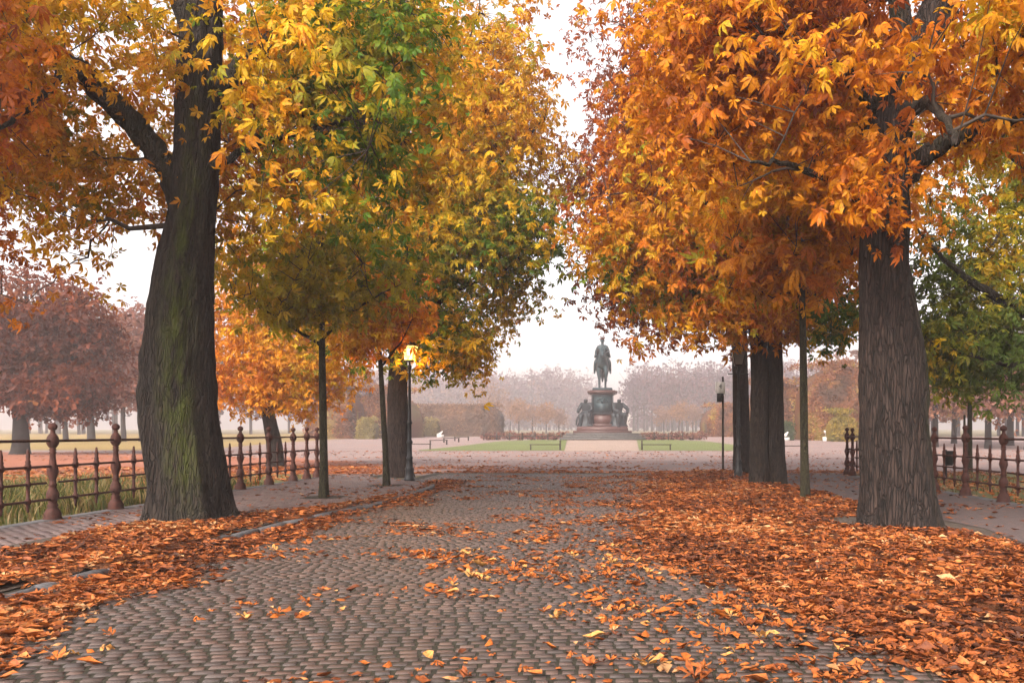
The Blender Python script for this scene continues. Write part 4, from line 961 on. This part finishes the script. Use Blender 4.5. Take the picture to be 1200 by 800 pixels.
def twig_shrub(x, y, r, h, label, group, seed):
    rg = np.random.default_rng(seed); z = float(terrain(y)); root = empty('bed_shrub', (x, y, z), label, 'shrub', group)
    m = MB()
    for k in range(26):
        a = rg.uniform(0, 6.28); t = np.array([math.cos(a) * r * rg.uniform(.3, 1), math.sin(a) * r * .7 * rg.uniform(.3, 1), h * rg.uniform(.6, 1.1)])
        m.tube(bez(np.array([t[0] * .2, t[1] * .2, 0]), t, (0, 0, h * .2), 4), [.03, .025, .02, .012], 3)
    m.build('stems', M['wood'], root).name = 'stem_cluster'
    n = 160; d = rg.normal(size=(n, 3)); d /= np.linalg.norm(d, axis=1)[:, None]; p = d * np.array([r, r * .7, h * .5]) * rg.uniform(.5, 1, (n, 1)) + np.array([0, 0, h * .55])
    mb = MB(); instance_leaves(mb, TEMPL[0], p, frames(d + [0, 0, -.2], rg.normal(size=(n, 3)) + [0, 0, .6]), rg.uniform(.14, .26, n), pick_palette([(0, (.12, .045, .04)), (.7, (.25, .09, .07)), (1, (.3, .17, .08))], rg.random(n)), rg)
    mb.build('foliage', M['leaf'], root)['kind'] = 'stuff'
k = 0
for side, pxs in ((0, [572, 583, 597, 610, 624, 637, 650, 662]), (1, [756, 766, 777, 788, 799, 810, 820])):
    for px in pxs:
        Y = 104 + (k % 3); twig_shrub(pxl(px, Y), Y, 1.0, .75 + .3 * ((k * 7) % 5) / 5, ['low reddish-brown shrub in the bed on the hedge-wall side of the monument', 'low reddish-brown shrub in the bed between monument and sign post'][side], ['brown shrubs at the left bed', 'brown shrubs at the right bed'][side], 300 + k); k += 1
# short paling fence in front of the left bed
for side, (xa, xb) in enumerate(((pxl(567, 103.6), pxl(672, 103.6)), (pxl(750, 103.6), pxl(800, 103.6)))):
    z = float(terrain(103.6)); root = empty('paling_fence', (xa, 103.6, z), ['short row of dark wooden palings edging the long shrub bed', 'short row of dark palings beside the monument steps, sign post side'][side], 'fence')
    L = xb - xa; n = int(L / 1.4)
    mp = MB().box((0, 0, .42), (.13, .13, .95), bev=.015).mesh('paling', M['wood'])
    for q in range(n + 1): link('paling', mp, root, (L * q / n, 0, rng.uniform(-.08, .12)))
    MB().box((L / 2, .07, .5), (L, .06, .1)).build('rail', M['wood'], root)

def white_sculpture(px, Y, s, label, var, rz):
    global H, E
    x = pxl(px, Y); z = float(terrain(Y)); root = empty('white_sculpture', (x, Y, z), label, 'sculpture', None, rz)
    MB().box((0, 0, .2 * s), (1.0 * s, .6 * s, .44 * s), bev=.03).build('plinth', M['white_stone'], root)
    H = [(0, 0, .55, .2), (-.25, 0, .62, .16), (.22, 0, .75, .17), (.32, 0, 1.0, .1), (.34, -.05, 1.12, .11)]
    E = [(0, 1), (0, 2), (2, 3), (3, 4)]
    limb([(-.5, -.05, .6, .09), (-.62, -.05, .45, .06)], 1); limb([(.1, -.25, .7, .07), (0, -.3, .55, .05)], 2)
    skin_obj('figure', H, E, M['white_stone'], root, 2, (0, 0, 0 * s), s * (1.0 if var else .9))
white_sculpture(516, 128, 1.0, 'small white stone sculpture before the flat-topped hedge', 0, .4)
white_sculpture(920, 100, .95, 'small white stone sculpture seen between double trunk and slim olive trunk', 1, 0)
white_sculpture(970, 98, 1.1, 'white stone sculpture by the yellow bush near the stout trunk', 1, 3.1)

def hedge(name, label, x0, x1, y0, y1, h, pal, seed, n=7000, leaf=.35, rnd=1.2, arches=0.0, group=None, cat='hedge'):
    """clipped hedge: rounded, uneven body covered with small leaf faces"""
    n = int(n * .55); rg = np.random.default_rng(seed); z0 = float(terrain((y0 + y1) / 2)); cx, cy = (x0 + x1) / 2, (y0 + y1) / 2
    root = empty(name, (cx, cy, z0), label, cat, group)
    a, b = (x1 - x0) / 2, (y1 - y0) / 2
    nu, nv = 64, 16
    th = np.linspace(0, 2 * np.pi, nu, endpoint=False)
    e = .22
    cxs = np.sign(np.cos(th)) * np.abs(np.cos(th)) ** e * a; cys = np.sign(np.sin(th)) * np.abs(np.sin(th)) ** e * b
    def body(hn, th_x, th_y):
        k = np.where(hn < 1 - rnd / h, 1.0, np.sqrt(np.clip(1 - ((hn - (1 - rnd / h)) / (rnd / h)) ** 2, 0, 1)))
        shr = rnd * (1 - k)
        px_ = np.sign(th_x) * np.maximum(np.abs(th_x) - shr, .02); py_ = np.sign(th_y) * np.maximum(np.abs(th_y) - shr, .02)
        return px_, py_
    rows = []
    hh = np.concatenate([np.linspace(0, 1 - rnd / h, 8), 1 - rnd / h * (1 - np.sin(np.linspace(0, 1, 9)[1:] * np.pi / 2))])
    for hn in hh:
        x_, y_ = body(np.full(nu, hn), cxs, cys); top = h * hn * (1 + arches * np.sin(x_ * 1.1 + seed))
        rows.append(np.stack([x_, y_, top - .1 * (hn == 0)], 1))
    V = np.concatenate(rows); V += (fbm(V * .8, seed, 2)[:, None] - .5) * .5 * np.array([1, 1, .6])
    nr = len(rows); i = np.arange(nr - 1)[:, None] * nu; j = np.arange(nu)[None]; j2 = (j + 1) % nu
    F = np.stack([i + j, i + j2, i + nu + j2, i + nu + j], 2).reshape(-1, 4); capf = np.array([[(nr - 1) * nu + q for q in range(nu)]])
    q = np.clip((fbm(V * np.array([.7, .7, .25]), seed + 2, 2) - .5) * 2.4 + .5, 0, 1)
    link('body', new_mesh('body', V, [F, capf], M['leaf'], pick_palette(pal, q) * .7), root)
    # leaves on the shell
    t = rg.uniform(0, 2 * np.pi, n); hn = np.where(rg.random(n) < .75, rg.uniform(0, 1, n), 1 - rnd / h * rg.random(n) ** 1.5)
    ex = np.sign(np.cos(t)) * np.abs(np.cos(t)) ** e * a; ey = np.sign(np.sin(t)) * np.abs(np.sin(t)) ** e * b
    s_ = rg.random(n); side = rg.random(n) < .8
    ex = np.where(side, (s_ * 2 - 1) * a, ex); ey = np.where(side, -b, ey)
    x_, y_ = body(hn, ex, ey)
    P_ = np.stack([x_, y_, h * hn * (1 + arches * np.sin(x_ * 1.1 + seed))], 1)
    tm = rg.random(n) < .16; P_[tm, 1] = rg.uniform(-b + .2, b - .2, tm.sum()); P_[tm, 2] = h
    P_ += rg.normal(0, .14, P_.shape)
    nrm = np.stack([x_ / a * .5, y_ / b, hn * .8], 1)
    q = np.clip((fbm((P_) * np.array([.7, .7, .25]), seed + 2, 2) - .5) * 2.0 + .5 + rg.normal(0, .15, n), 0, 1)
    mb = MB(); instance_leaves(mb, TEMPL['far'], P_, frames(rg.normal(size=(n, 3)) + [0, 0, -.3], nrm + rg.normal(0, .5, (n, 3))), leaf * rg.uniform(.8, 1.6, n), pick_palette(pal, q) * rg.uniform(.75, 1.15, (n, 1)), rg)
    mb.build('foliage', M['leaf'], root)['kind'] = 'stuff'
HB = [(0, (.1, .062, .042)), (.5, (.18, .105, .065)), (1, (.26, .14, .075))]
HO = [(0, (.09, .05, .03)), (.4, (.22, .085, .04)), (.7, (.3, .12, .04)), (1, (.33, .22, .045))]
hedge('clipped_hedge', 'long flat-topped clipped hedge with rounded end, past the lit street lamp', pxl(478, 150), pxl(586, 150), 148, 158, 5.4, HB, 401, 11000, .34, 2.6)
hedge('clipped_hedge', 'tall domed clipped hedge of brown and ochre leaves behind the slim trunks by the lamp', pxl(368, 118), pxl(424, 118), 114, 128, 7.6, HO, 402, 7000, .4, 5.6)
hedge('clipped_hedge', 'tall domed clipped hedge of ochre leaves, next to the flat-topped hedge', pxl(415, 124), pxl(482, 124), 120, 134, 7.2, HO, 403, 7000, .4, 5.4)
hedge('clipped_hedge', 'small round-ended clipped hedge behind the sign post', pxl(826, 140), pxl(880, 140), 136, 148, 5.2, HO, 404, 4500, .38, 3.2)
hedge('clipped_hedge', 'domed orange-brown clipped hedge behind the double trunk', pxl(875, 112), pxl(952, 112), 108, 120, 7.6, HO, 405, 8000, .38, 5.4)
hedge('clipped_hedge', 'tallest domed orange-brown hedge, just behind the yellow bush', pxl(935, 106), pxl(1030, 106), 101, 114, 9.4, HO, 406, 9000, .38, 6.2)
hedge('bush', 'bright yellow-green bush next to the stout trunk across the plaza', pxl(974, 96), pxl(1002, 96), 95, 98.5, 3.4, [(0, (.12, .11, .02)), (.5, (.28, .2, .03)), (1, (.4, .26, .035))], 407, 2600, .3, 2.2, cat='bush')
hedge('bush', 'small dark green clipped bush above a white sculpture', pxl(913, 103), pxl(929, 103), 102, 104, 2.0, [(0, (.03, .05, .02)), (1, (.07, .1, .03))], 408, 900, .25, .8, cat='bush')
hedge('bush', 'low olive bush at the foot of the flat-topped hedge', pxl(480, 140), pxl(512, 140), 139, 143, 2.8, [(0, (.15, .13, .05)), (1, (.3, .22, .07))], 409, 1800, .32, 1.2, cat='bush')
hedge('bush', 'yellowish bush at the foot of the domed ochre hedges', pxl(420, 112), pxl(440, 112), 111, 114, 2.6, [(0, (.2, .16, .05)), (1, (.4, .3, .07))], 410, 1500, .3, 1.2, cat='bush')

# small bright trees standing in the mist, then the wood beyond
for k, (px, Y, hh, cr, kind) in enumerate([(608, 205, 8.5, 2.6, 0), (624, 215, 7.5, 2.2, 1), (640, 208, 8, 2.4, 0), (655, 220, 6.5, 2.0, 1), (598, 225, 9.5, 3, 1), (778, 215, 7, 2.4, 1), (796, 208, 8, 2.6, 0), (812, 220, 7.5, 2.4, 1), (580, 235, 14, 4.5, 1), (560, 240, 18, 5, 0)]):
    x = pxl(px, Y); z0 = float(terrain(Y))
    make_tree('birch_tree', ['small glowing ochre tree standing in the mist', 'small pale tan tree standing in the mist'][kind], (x, Y, z0), [(x, Y, z0 - .1, .16), (x, Y, z0 + 2.5, .13), (x, Y, z0 + 5, .09), (x, Y, z0 + hh * .95, .03)], [],
              [((x, Y, z0 + hh * .66), (cr, cr, hh * .34), 130)], [[(0, (.22, .11, .055)), (1, (.32, .17, .08))], [(0, (.2, .11, .07)), (1, (.28, .16, .1))]][kind], 0.36, 0, 6, bark='bark_far', sides=10, dz=.8, flare=.1, seed=500 + k, spread=.45, gap=.33, twig=False, hubs=.05, group=['ochre trees in the mist', 'tan trees in the mist'][kind])

rgw = np.random.default_rng(700); mbw = MB(); mbt = MB()
def wood_tree(x, Y, h, r, pal):
    z0 = float(terrain(Y)); n = 120; h *= 1.06
    d = rgw.normal(size=(n, 3)); d /= np.linalg.norm(d, axis=1)[:, None]
    kn = .75 + .5 * vnoise(d * 2.2 + np.array([x, Y, 0]) * .31, 2)
    p = np.array([x, Y, z0 + h * .58]) + d * np.array([r, r, h * .42]) * (rgw.random((n, 1)) ** .45) * kn[:, None]
    instance_leaves(mbw, TEMPL['far'], p, frames(d + rgw.normal(size=(n, 3)) * .7, rgw.normal(size=(n, 3)) + [0, -.3, .5]), rgw.uniform(1.1, 2.5, n) * (1.3 if Y > 380 else 1), pick_palette(pal, rgw.random(n)) * rgw.uniform(.8, 1.1), rgw)
    mbt.tube([(x, Y, z0 - .2), (x + rgw.uniform(-.3, .3), Y, z0 + h * .5), (x, Y, z0 + h * .97)], [.35, .22, .06], 5)
    for q in range(5):
        a = rgw.uniform(0, 6.28); b = np.array([x + math.cos(a) * r * .85, Y + math.sin(a) * r * .85, z0 + h * rgw.uniform(.55, 1.0)])
        mbt.tube(bez(np.array([x, Y, z0 + h * rgw.uniform(.3, .6)]), b, (0, 0, 1.0), 4), [.14, .1, .07, .04], 3)
PALW = [[(0, (.055, .03, .042)), (1, (.1, .055, .07))], [(0, (.075, .035, .042)), (1, (.14, .065, .065))], [(0, (.16, .075, .05)), (1, (.24, .12, .07))]]
for px in np.arange(380, 700, 6.5):                       # left half of the wood, edge near the sight line
    for Y, hb in ((400, 25), (450, 30), (510, 35)):
        if px > 682 and Y < 480: continue
        h = hb * rgw.uniform(.86, 1.08) * (1.0 if px < 690 else .85); wood_tree(pxl(px + rgw.uniform(-4, 4), Y), Y + rgw.uniform(-8, 8), h, rgw.uniform(4.4, 6.4), PALW[rgw.integers(0, 3) if Y == 400 else rgw.integers(0, 2)])
for px in np.arange(742, 1010, 6.5):
    for Y, hb in ((300, 21), (335, 25), (380, 30)):
        h = hb * rgw.uniform(.86, 1.08); wood_tree(pxl(px + rgw.uniform(-3, 4), Y), Y + rgw.uniform(-8, 8), h, rgw.uniform(4.4, 6.4), PALW[rgw.integers(0, 3) if Y == 400 else rgw.integers(0, 2)])
for px in np.arange(690, 745, 5):
    wood_tree(pxl(px, 610), 610 + rgw.uniform(-10, 10), rgw.uniform(17, 22), 5.5, PALW[0])
for px in np.arange(1015, 1300, 12):
    wood_tree(pxl(px, 150), 150 + rgw.uniform(-10, 25), rgw.uniform(13, 18), rgw.uniform(3.5, 5), PALW[rgw.integers(1, 3)])
for px in np.arange(-120, 390, 12):
    wood_tree(pxl(px, 190), 190 + rgw.uniform(-15, 40), rgw.uniform(15, 20), rgw.uniform(3.5, 5.5), PALW[rgw.integers(0, 3)])
for px in list(np.arange(400, 690, 9)) + list(np.arange(748, 1000, 9)):          # undergrowth along the wood's edge
    wood_tree(pxl(px + rgw.uniform(-3, 3), 385), 385 + rgw.uniform(-6, 6), rgw.uniform(5, 9), rgw.uniform(3.2, 4.8), PALW[rgw.integers(0, 3)])
fw = mbw.build('far_wood', M['leaf']); tag(fw, 'misty lavender-brown wood closing the view behind the monument', 'wood', kind='stuff')
o = mbt.build('trunks', M['bark_far'], fw); o.name = 'trunk_mass'; o['kind'] = 'stuff'

hz = 570; root = empty('far_house', (pxl(716, hz), hz, float(terrain(hz))), 'faint misty house with chimney seen through the gap behind the rider', 'house')
MB().box((0, 0, 9), (30, 10, 18)).build('wall', M['house'], root)
mr = MB(); mr.add([(-16, -6, 18), (16, -6, 18), (16, 6, 18), (-16, 6, 18), (-10, 0, 24.5), (10, 0, 24.5)], [np.array([[0, 1, 5, 4], [2, 3, 4, 5]]), np.array([[1, 2, 5], [3, 0, 4]])]); ro = mr.build('roof', M['roof'], root)
MB().box((7, 0, 24), (1.6, 1.6, 4)).build('chimney', M['house'], ro); MB().box((-12, 2, 21), (5, 6, 7)).build('stair_tower', M['house'], root)
wm = MB().box((0, 0, 0), (1.3, .12, 2.2)).mesh('window', M['glassdark'])
for r_ in range(4):
    for c_ in range(9): link('window', wm, root, (-13 + c_ * 3.2, -5.04, 3 + r_ * 4.1))

# ------------------------------------------------------------------ fallen leaves
def fallen(kind, rg, stem=0):
    """curled dry leaf lying on the ground, unit length"""
    if kind in (0, 3):
        v, f = leaflet(1.0, stem or rg.uniform(.17, .29), 0, 3 if kind == 0 else 2, 0, rg); v[:, 1] -= .5
        cu = rg.uniform(.2, 1.0); tw = rg.uniform(-.5, .5)
        v[:, 2] += cu * (v[:, 1] ** 2) * .8 + tw * v[:, 0] * v[:, 1] + np.abs(v[:, 0]) * rg.uniform(.2, .9)
    else:
        v, f, _ = compound({2: 3, 1: 2, 4: 1}[kind], 5 if kind < 4 else 4, rg, -.1, .22); v *= .62; v[:, 2] = rg.uniform(.2, .6) * fbm(v * 2.5, int(rg.integers(99)), 2) * np.hypot(v[:, 0], v[:, 1]) * 1.6
    v[:, 2] += rg.normal(0, .045, len(v)); v[:, 0] += rg.normal(0, .02, len(v)); v[:, 2] -= v[:, 2].min()
    return v, f, rg.uniform(.8, 1.15, len(v))
rgl = np.random.default_rng(900)
FT = [fallen(0, rgl) for _ in range(16)] + [fallen(1, rgl) for _ in range(8)] + [fallen(0, rgl, .02) for _ in range(3)]
FT_LOW = [fallen(3, rgl) for _ in range(14)] + [fallen(4, rgl) for _ in range(6)] + [fallen(3, rgl, .02) for _ in range(2)]
FT_NEAR = [fallen(0, rgl) for _ in range(9)] + [fallen(2, rgl) for _ in range(5)]
PALF = [(0, (.055, .02, .011)), (.25, (.15, .042, .014)), (.6, (.31, .086, .02)), (.88, (.4, .135, .035)), (1, (.4, .22, .1))]

def dens(x, y):
    """0..1 leaf cover"""
    n = fbm(np.stack([x, y], 1) * .8, 31, 3) - .5; n2 = fbm(np.stack([x, y * .8], 1) * 2.4, 37, 2) - .5
    # right heap: its left margin along the road
    mr_ = np.interp(y, [4, 5.1, 6.4, 8.15, 11.2, 16, 27.8], [1.9, 1.65, 1.3, .95, .6, .6, 1.15])
    rr_ = np.interp(y, [4, 10, 12.9, 16, 20, 24, 29], [5.1, 5.05, 5.35, 5.0, 4.75, 4.8, 4.6])
    e = .55 + .03 * y
    d = smooth(mr_ - e, mr_ + e, x + n * 1.5 + n2 * .5) * (1 - smooth(rr_ - .3, rr_ + .35, x + n * 1.2))
    # left heap along the kerb
    ml = np.interp(y, [4, 5.3, 7.35, 9.4, 13.2, 20, 25], [-3.5, -3.75, -4.15, -4.3, -4.15, -3.85, -3.85])
    il = np.interp(y, [4, 10, 13.0, 14.4, 15.2, 19, 25], [-7.1, -7.1, -7.25, -6.0, -5.0, -4.55, -4.9])
    d = np.maximum(d, (1 - smooth(ml - .3, ml + .35, x + n * .9 + n2 * .4)) * smooth(il - .25, il + .3, x + n * 1.0) * (1 - smooth(25, 26, y)))
    # bare soil round the two great trunks
    d *= smooth(.85, 1.35, np.hypot(x - 4.5, (y - 12.93)) + n * .5) * .9 + .1
    d *= smooth(.5, .85, np.hypot(x + 6.4, (y - 13.4)) + n * .4) * .8 + .2
    # the kerb shows here and there
    ke = np.exp(-((x - kx(y)) / .16) ** 2) * np.maximum.reduce([np.exp(-((y - c) / w) ** 4) for c, w in ((12.4, 1.2), (7.45, .35), (8.35, .22), (16.2, .8), (21.0, 1.5))])
    return d * (1 - .95 * ke)
def heap(x, y):
    h = .04 + .06 * smooth(2.2, 3.4, x) * (1 - smooth(4.4, 5.2, x)) + .03 * (1 - smooth(-5.2, -4.4, x)) + .03 * np.exp(-((x - kx(y)) / .35) ** 2) + .03 * np.exp(-((x - 2.92) / .35) ** 2)
    return h * (.55 + .9 * fbm(np.stack([x, y], 1) * 1.1, 41, 2))
def gz(x, y): return np.where((x > 2.98) | (x < kx(y)), SIDE_Z, .048)

# leaf mould under the heaps
xs = np.arange(-7.6, 6, .12); ysr = np.arange(2.5, 29, .16); X, Y = np.meshgrid(xs, ysr); fl = (X.ravel(), Y.ravel()); D = dens(*fl); Z = gz(*fl) + heap(*fl) * smooth(.5, .95, D) * .75 - .02 + .01 * (vnoise(np.stack(fl, 1) * 9, 4) - .5) - .05 * (D < .55)
nx = len(xs); i = (np.arange(len(ysr) - 1)[:, None] * nx + np.arange(nx - 1)[None]); Fq = np.stack([i, i + 1, i + nx + 1, i + nx], 2).reshape(-1, 4)
Fq = Fq[(D[Fq].min(1) > .5)]
used = np.unique(Fq); remap = -np.ones(len(D), int); remap[used] = np.arange(len(used))
tag(link('leaf_mould', new_mesh('leaf_mould', np.stack([fl[0], fl[1], Z], 1)[used], remap[Fq], M['mulch'], smooth_=True)), 'dark rotting leaf layer under the fallen orange leaves', 'leaves', kind='stuff')

def scatter(n, x0, x1, y0, y1, df, rg, ypow=1.0):
    x = rg.uniform(x0, x1, n); y = y0 + (y1 - y0) * rg.random(n) ** ypow
    k = rg.random(n) < df(x, y); return x[k], y[k]
def ground_leaves(x, y, z, size, tilt, rg, templ, qs):
    n = len(x); nm = np.stack([rg.normal(0, 1, n) * tilt, rg.normal(0, 1, n) * tilt, np.ones(n)], 1)
    flip = rg.random(n) < .35; nm[flip] *= -1
    a = rg.uniform(0, 2 * np.pi, n); ax = np.stack([np.cos(a), np.sin(a), np.zeros(n)], 1)
    pos = np.stack([x, y, z], 1); pos[flip, 2] += size[flip] * .16
    return pos, frames(ax, nm), size, pick_palette(PALF, qs) * rg.uniform(.75, 1.2, (n, 1))
mb = MB()
# heaps (thicker near the camera)
x, y = scatter(285000, -7.6, 6.0, 3.5, 29.5, lambda x, y: np.clip(dens(x, y), 0, 1) ** 1.6 * np.clip(1.15 - y / 36, .35, 1) * .62, rgl, 1.35)
z = gz(x, y) + heap(x, y) * smooth(.4, .95, dens(x, y)) * rgl.uniform(.5, 1.05, len(x)) + .004
p = ground_leaves(x, y, z, rgl.uniform(.05, .14, len(x)) * np.where(rgl.random(len(x)) < .08, 1.35, 1), np.full(len(x), .36), rgl, FT, np.clip(.5 + .9 * (fbm(np.stack([x, y], 1) * .9, 51, 2) - .5) - .04 + rgl.normal(0, .27, len(x)), 0, 1))
nr_ = y < 5.9
instance_leaves(mb, FT, *[q[nr_] for q in p], rgl); instance_leaves(mb, FT_LOW, *[q[~nr_] for q in p], rgl)
tag(mb.build('leaf_litter', M['litter']), 'thick carpet of fallen orange-brown chestnut leaves on both road sides', 'leaves', kind='stuff')
# loose leaves on the open road, pavements, plaza and verges
mb = MB()
def loose(x, y):
    n = fbm(np.stack([x, y], 1) * 1.3, 61, 3)
    return np.where((y > 28.5), .0, smooth(.33, .75, n + .05 * np.clip(x + .5, -2, 2)) * np.interp(y, [4, 9, 13, 28], [.5, .75, 1.3, 1.5]))
x, y = scatter(36000, -4.9, 2.2, 3.2, 28.5, loose, rgl)
sz = rgl.uniform(.045, .19, len(x)) * np.where(rgl.random(len(x)) < .6, .55, 1) * np.interp(y, [8, 14], [1, .8]); qs = np.clip(rgl.normal(.6, .25, len(x)), 0, 1)
pos, fr, sz, col = ground_leaves(x, y, np.full(len(x), .054), sz, np.full(len(x), .14), rgl, FT_NEAR, qs)
px = 706 + x / y * 1000; py = 506 + CAM_H / y * 1000
vis = (px > 10) & (px < 1190) & (py < 790) & (dens(x, y) < .35)
order = np.argsort(np.where(vis, y / sz, 1e6))[:300]; pick = np.zeros(len(x), bool); pick[order] = True; pick &= vis
var = []
for k, (v, f, t) in enumerate(FT_NEAR):
    row_ = []
    for c, lab in (((.13, .038, .015), 'dark brown'), ((.38, .105, .02), 'orange'), ((.46, .23, .07), 'pale yellow')):
        m = MB(); m.add(v, f, np.clip(np.array(c)[None] * t[:, None] * rgl.uniform(.85, 1.15), 0, 1)); row_.append((m.mesh('fallen_leaf', M['litter']), lab))
    var.append(row_)
for i in np.where(pick)[0]:
    k = int(rgl.integers(len(var))); me, lab = var[k][0 if qs[i] < .3 else (1 if qs[i] < .8 else 2)]
    o = bpy.data.objects.new('fallen_leaf', me); COL.objects.link(o)
    o.matrix_world = Matrix.Translation(Vector(pos[i])) @ Matrix([list(fr[i, 0]), list(fr[i, 1]), list(fr[i, 2])]).transposed().to_4x4() @ Matrix.Scale(float(sz[i]), 4)
    shp = 'single leaflet' if k < 9 else 'crumpled many-fingered leaf'
    tag(o, f'{lab} {shp} lying loose on the bare stone setts', 'leaf', f'{lab} {shp} group on the road')
kp = ~pick & (y < 9); instance_leaves(mb, FT_NEAR, pos[kp], fr[kp], sz[kp], col[kp], rgl)
kp = ~pick & (y >= 9); instance_leaves(mb, FT_LOW, pos[kp], fr[kp], sz[kp], col[kp], rgl)
# pavements
x, y = scatter(2600, -8.6, -4.6, 7, 28, lambda x, y: .12 + .6 * smooth(.5, .7, fbm(np.stack([x, y], 1) * .9, 71, 2)), rgl)
ok = (x < kx(y) - .1); x, y = x[ok], y[ok]
instance_leaves(mb, FT_LOW, *ground_leaves(x, y, np.full(len(x), SIDE_Z + .01), rgl.uniform(.07, .16, len(x)), np.full(len(x), .15), rgl, FT, np.clip(rgl.normal(.45, .25, len(x)), 0, 1)), rgl)
x, y = scatter(2600, 4.8, 8.2, 7, 29, lambda x, y: .15 + .6 * smooth(.5, .7, fbm(np.stack([x, y], 1) * .9, 73, 2)), rgl)
instance_leaves(mb, FT_LOW, *ground_leaves(x, y, np.full(len(x), SIDE_Z + .012), rgl.uniform(.07, .15, len(x)), np.full(len(x), .15), rgl, FT, np.clip(rgl.normal(.4, .25, len(x)), 0, 1)), rgl)
# leaf bands across the plaza edge
def band(x, y): return (np.exp(-((y - 31.5) / 1.2) ** 2) + .7 * np.exp(-((y - 35.5) / 1.3) ** 2) * (x < 2) + .08) * (.25 + 1.1 * smooth(.4, .65, fbm(np.stack([x * .35, y], 1), 81, 2)))
x, y = scatter(30000, -16, 14, 29.6, 44, band, rgl)
instance_leaves(mb, FT_LOW, *ground_leaves(x, y, np.full(len(x), .014), rgl.uniform(.1, .2, len(x)), np.full(len(x), .2), rgl, FT, np.clip(rgl.normal(.55, .2, len(x)), 0, 1)), rgl)
x, y = scatter(9000, -40, 40, 44, 67.5, lambda x, y: .1 + .8 * smooth(.5, .68, fbm(np.stack([x * .25, y * .5], 1), 87, 2)), rgl)
instance_leaves(mb, FT_LOW, *ground_leaves(x, y, np.full(len(x), .014), rgl.uniform(.1, .22, len(x)), np.full(len(x), .2), rgl, FT, np.clip(rgl.normal(.5, .2, len(x)), 0, 1)), rgl)
# leaves on the verges behind both fences
x, y = scatter(9000, 8.25, 20, 9, 29.4, lambda x, y: .3 + .7 * smooth(.35, .6, fbm(np.stack([x, y], 1) * .6, 83, 2)), rgl)
instance_leaves(mb, FT_LOW, *ground_leaves(x, y, rgl.uniform(.07, .12, len(x)), rgl.uniform(.12, .22, len(x)), np.full(len(x), .4), rgl, FT, np.clip(rgl.normal(.75, .2, len(x)), 0, 1)), rgl)
x, y = scatter(9000, -22, -9.0, 16, 34, lambda x, y: smooth(17, 24, y) * (.35 + .6 * smooth(.4, .6, fbm(np.stack([x, y], 1) * .6, 85, 2))), rgl)
instance_leaves(mb, FT_LOW, *ground_leaves(x, y, rgl.uniform(.07, .13, len(x)), rgl.uniform(.12, .22, len(x)), np.full(len(x), .4), rgl, FT, np.clip(rgl.normal(.7, .25, len(x)), 0, 1)), rgl)
tag(mb.build('loose_leaves', M['litter']), 'fallen leaves scattered thinly over the setts, pavement, paths and plaza', 'leaves', kind='stuff')

# rough grass behind the left fence, sparse grass at the right
def grass(name, label, n, x0, x1, y0, y1, hmin, hmax, pal, rg, df, zb=.05):
    x, y = scatter(n, x0, x1, y0, y1, df, rg); n = len(x); a = rg.uniform(0, 6.28, n); h = rg.uniform(hmin, hmax, n) * (.6 + .8 * fbm(np.stack([x, y], 1) * .8, 95, 2)); w = rg.uniform(.008, .02, n)
    ln = rg.uniform(.15, .7, n) * h; b = np.stack([x, y, np.full(n, zb)], 1); s = np.stack([np.cos(a), np.sin(a), 0 * a], 1); l_ = rg.uniform(0, 6.28, n); L = np.stack([np.cos(l_), np.sin(l_), 0 * l_], 1)
    m1 = b + L * (ln * .35)[:, None] + np.array([0, 0, 1]) * (h * .6)[:, None]; tp = b + L * ln[:, None] + np.array([0, 0, 1]) * h[:, None]
    V = np.stack([b - s * w[:, None], b + s * w[:, None], m1 + s * (w * .8)[:, None], m1 - s * (w * .8)[:, None], tp], 1).reshape(-1, 3)
    o = (np.arange(n) * 5)[:, None]; c = np.repeat(pick_palette(pal, rg.random(n)), 5, 0)
    tag(link(name, new_mesh(name, V, [o + np.array([[0, 1, 2, 3]]), o + np.array([[3, 2, 4]])], M['leaf'], c)), label, 'grass', kind='stuff')
GP = [(0, (.04, .055, .012)), (.45, (.085, .1, .02)), (.7, (.18, .14, .045)), (1, (.3, .21, .1))]
grass('tall_grass', 'tall rough grass and dry weeds behind the rusty fence', 26000, -15, -9.05, 9, 24, .1, .45, GP, rgl, lambda x, y: (.25 + .75 * smooth(.35, .6, fbm(np.stack([x, y], 1) * .7, 97, 2))) * (1 - smooth(17, 24, y) * .85))
grass('short_grass', 'short grass between fallen leaves behind the right-hand fence', 6000, 8.25, 18, 10, 29, .06, .2, GP, rgl, lambda x, y: .8 * smooth(.45, .65, fbm(np.stack([x, y], 1) * .7, 99, 2)) + 0 * x)

# ------------------------------------------------------------------ haze
m = bpy.data.materials.new('haze'); m.use_nodes = True; nt = m.node_tree; nt.nodes.clear()
out = nt.nodes.new('ShaderNodeOutputMaterial'); pv = nt.nodes.new('ShaderNodeVolumePrincipled')
pv.inputs['Color'].default_value = (0.97, 0.885, 0.91, 1); pv.inputs['Density'].default_value = 0.0011; pv.inputs['Anisotropy'].default_value = 0.2
nt.links.new(pv.outputs[0], out.inputs['Volume'])
tag(MB().box((0, 320, 23), (900, 780, 48.2)).build('haze', m), 'pale morning mist filling the park', 'haze', kind='stuff')
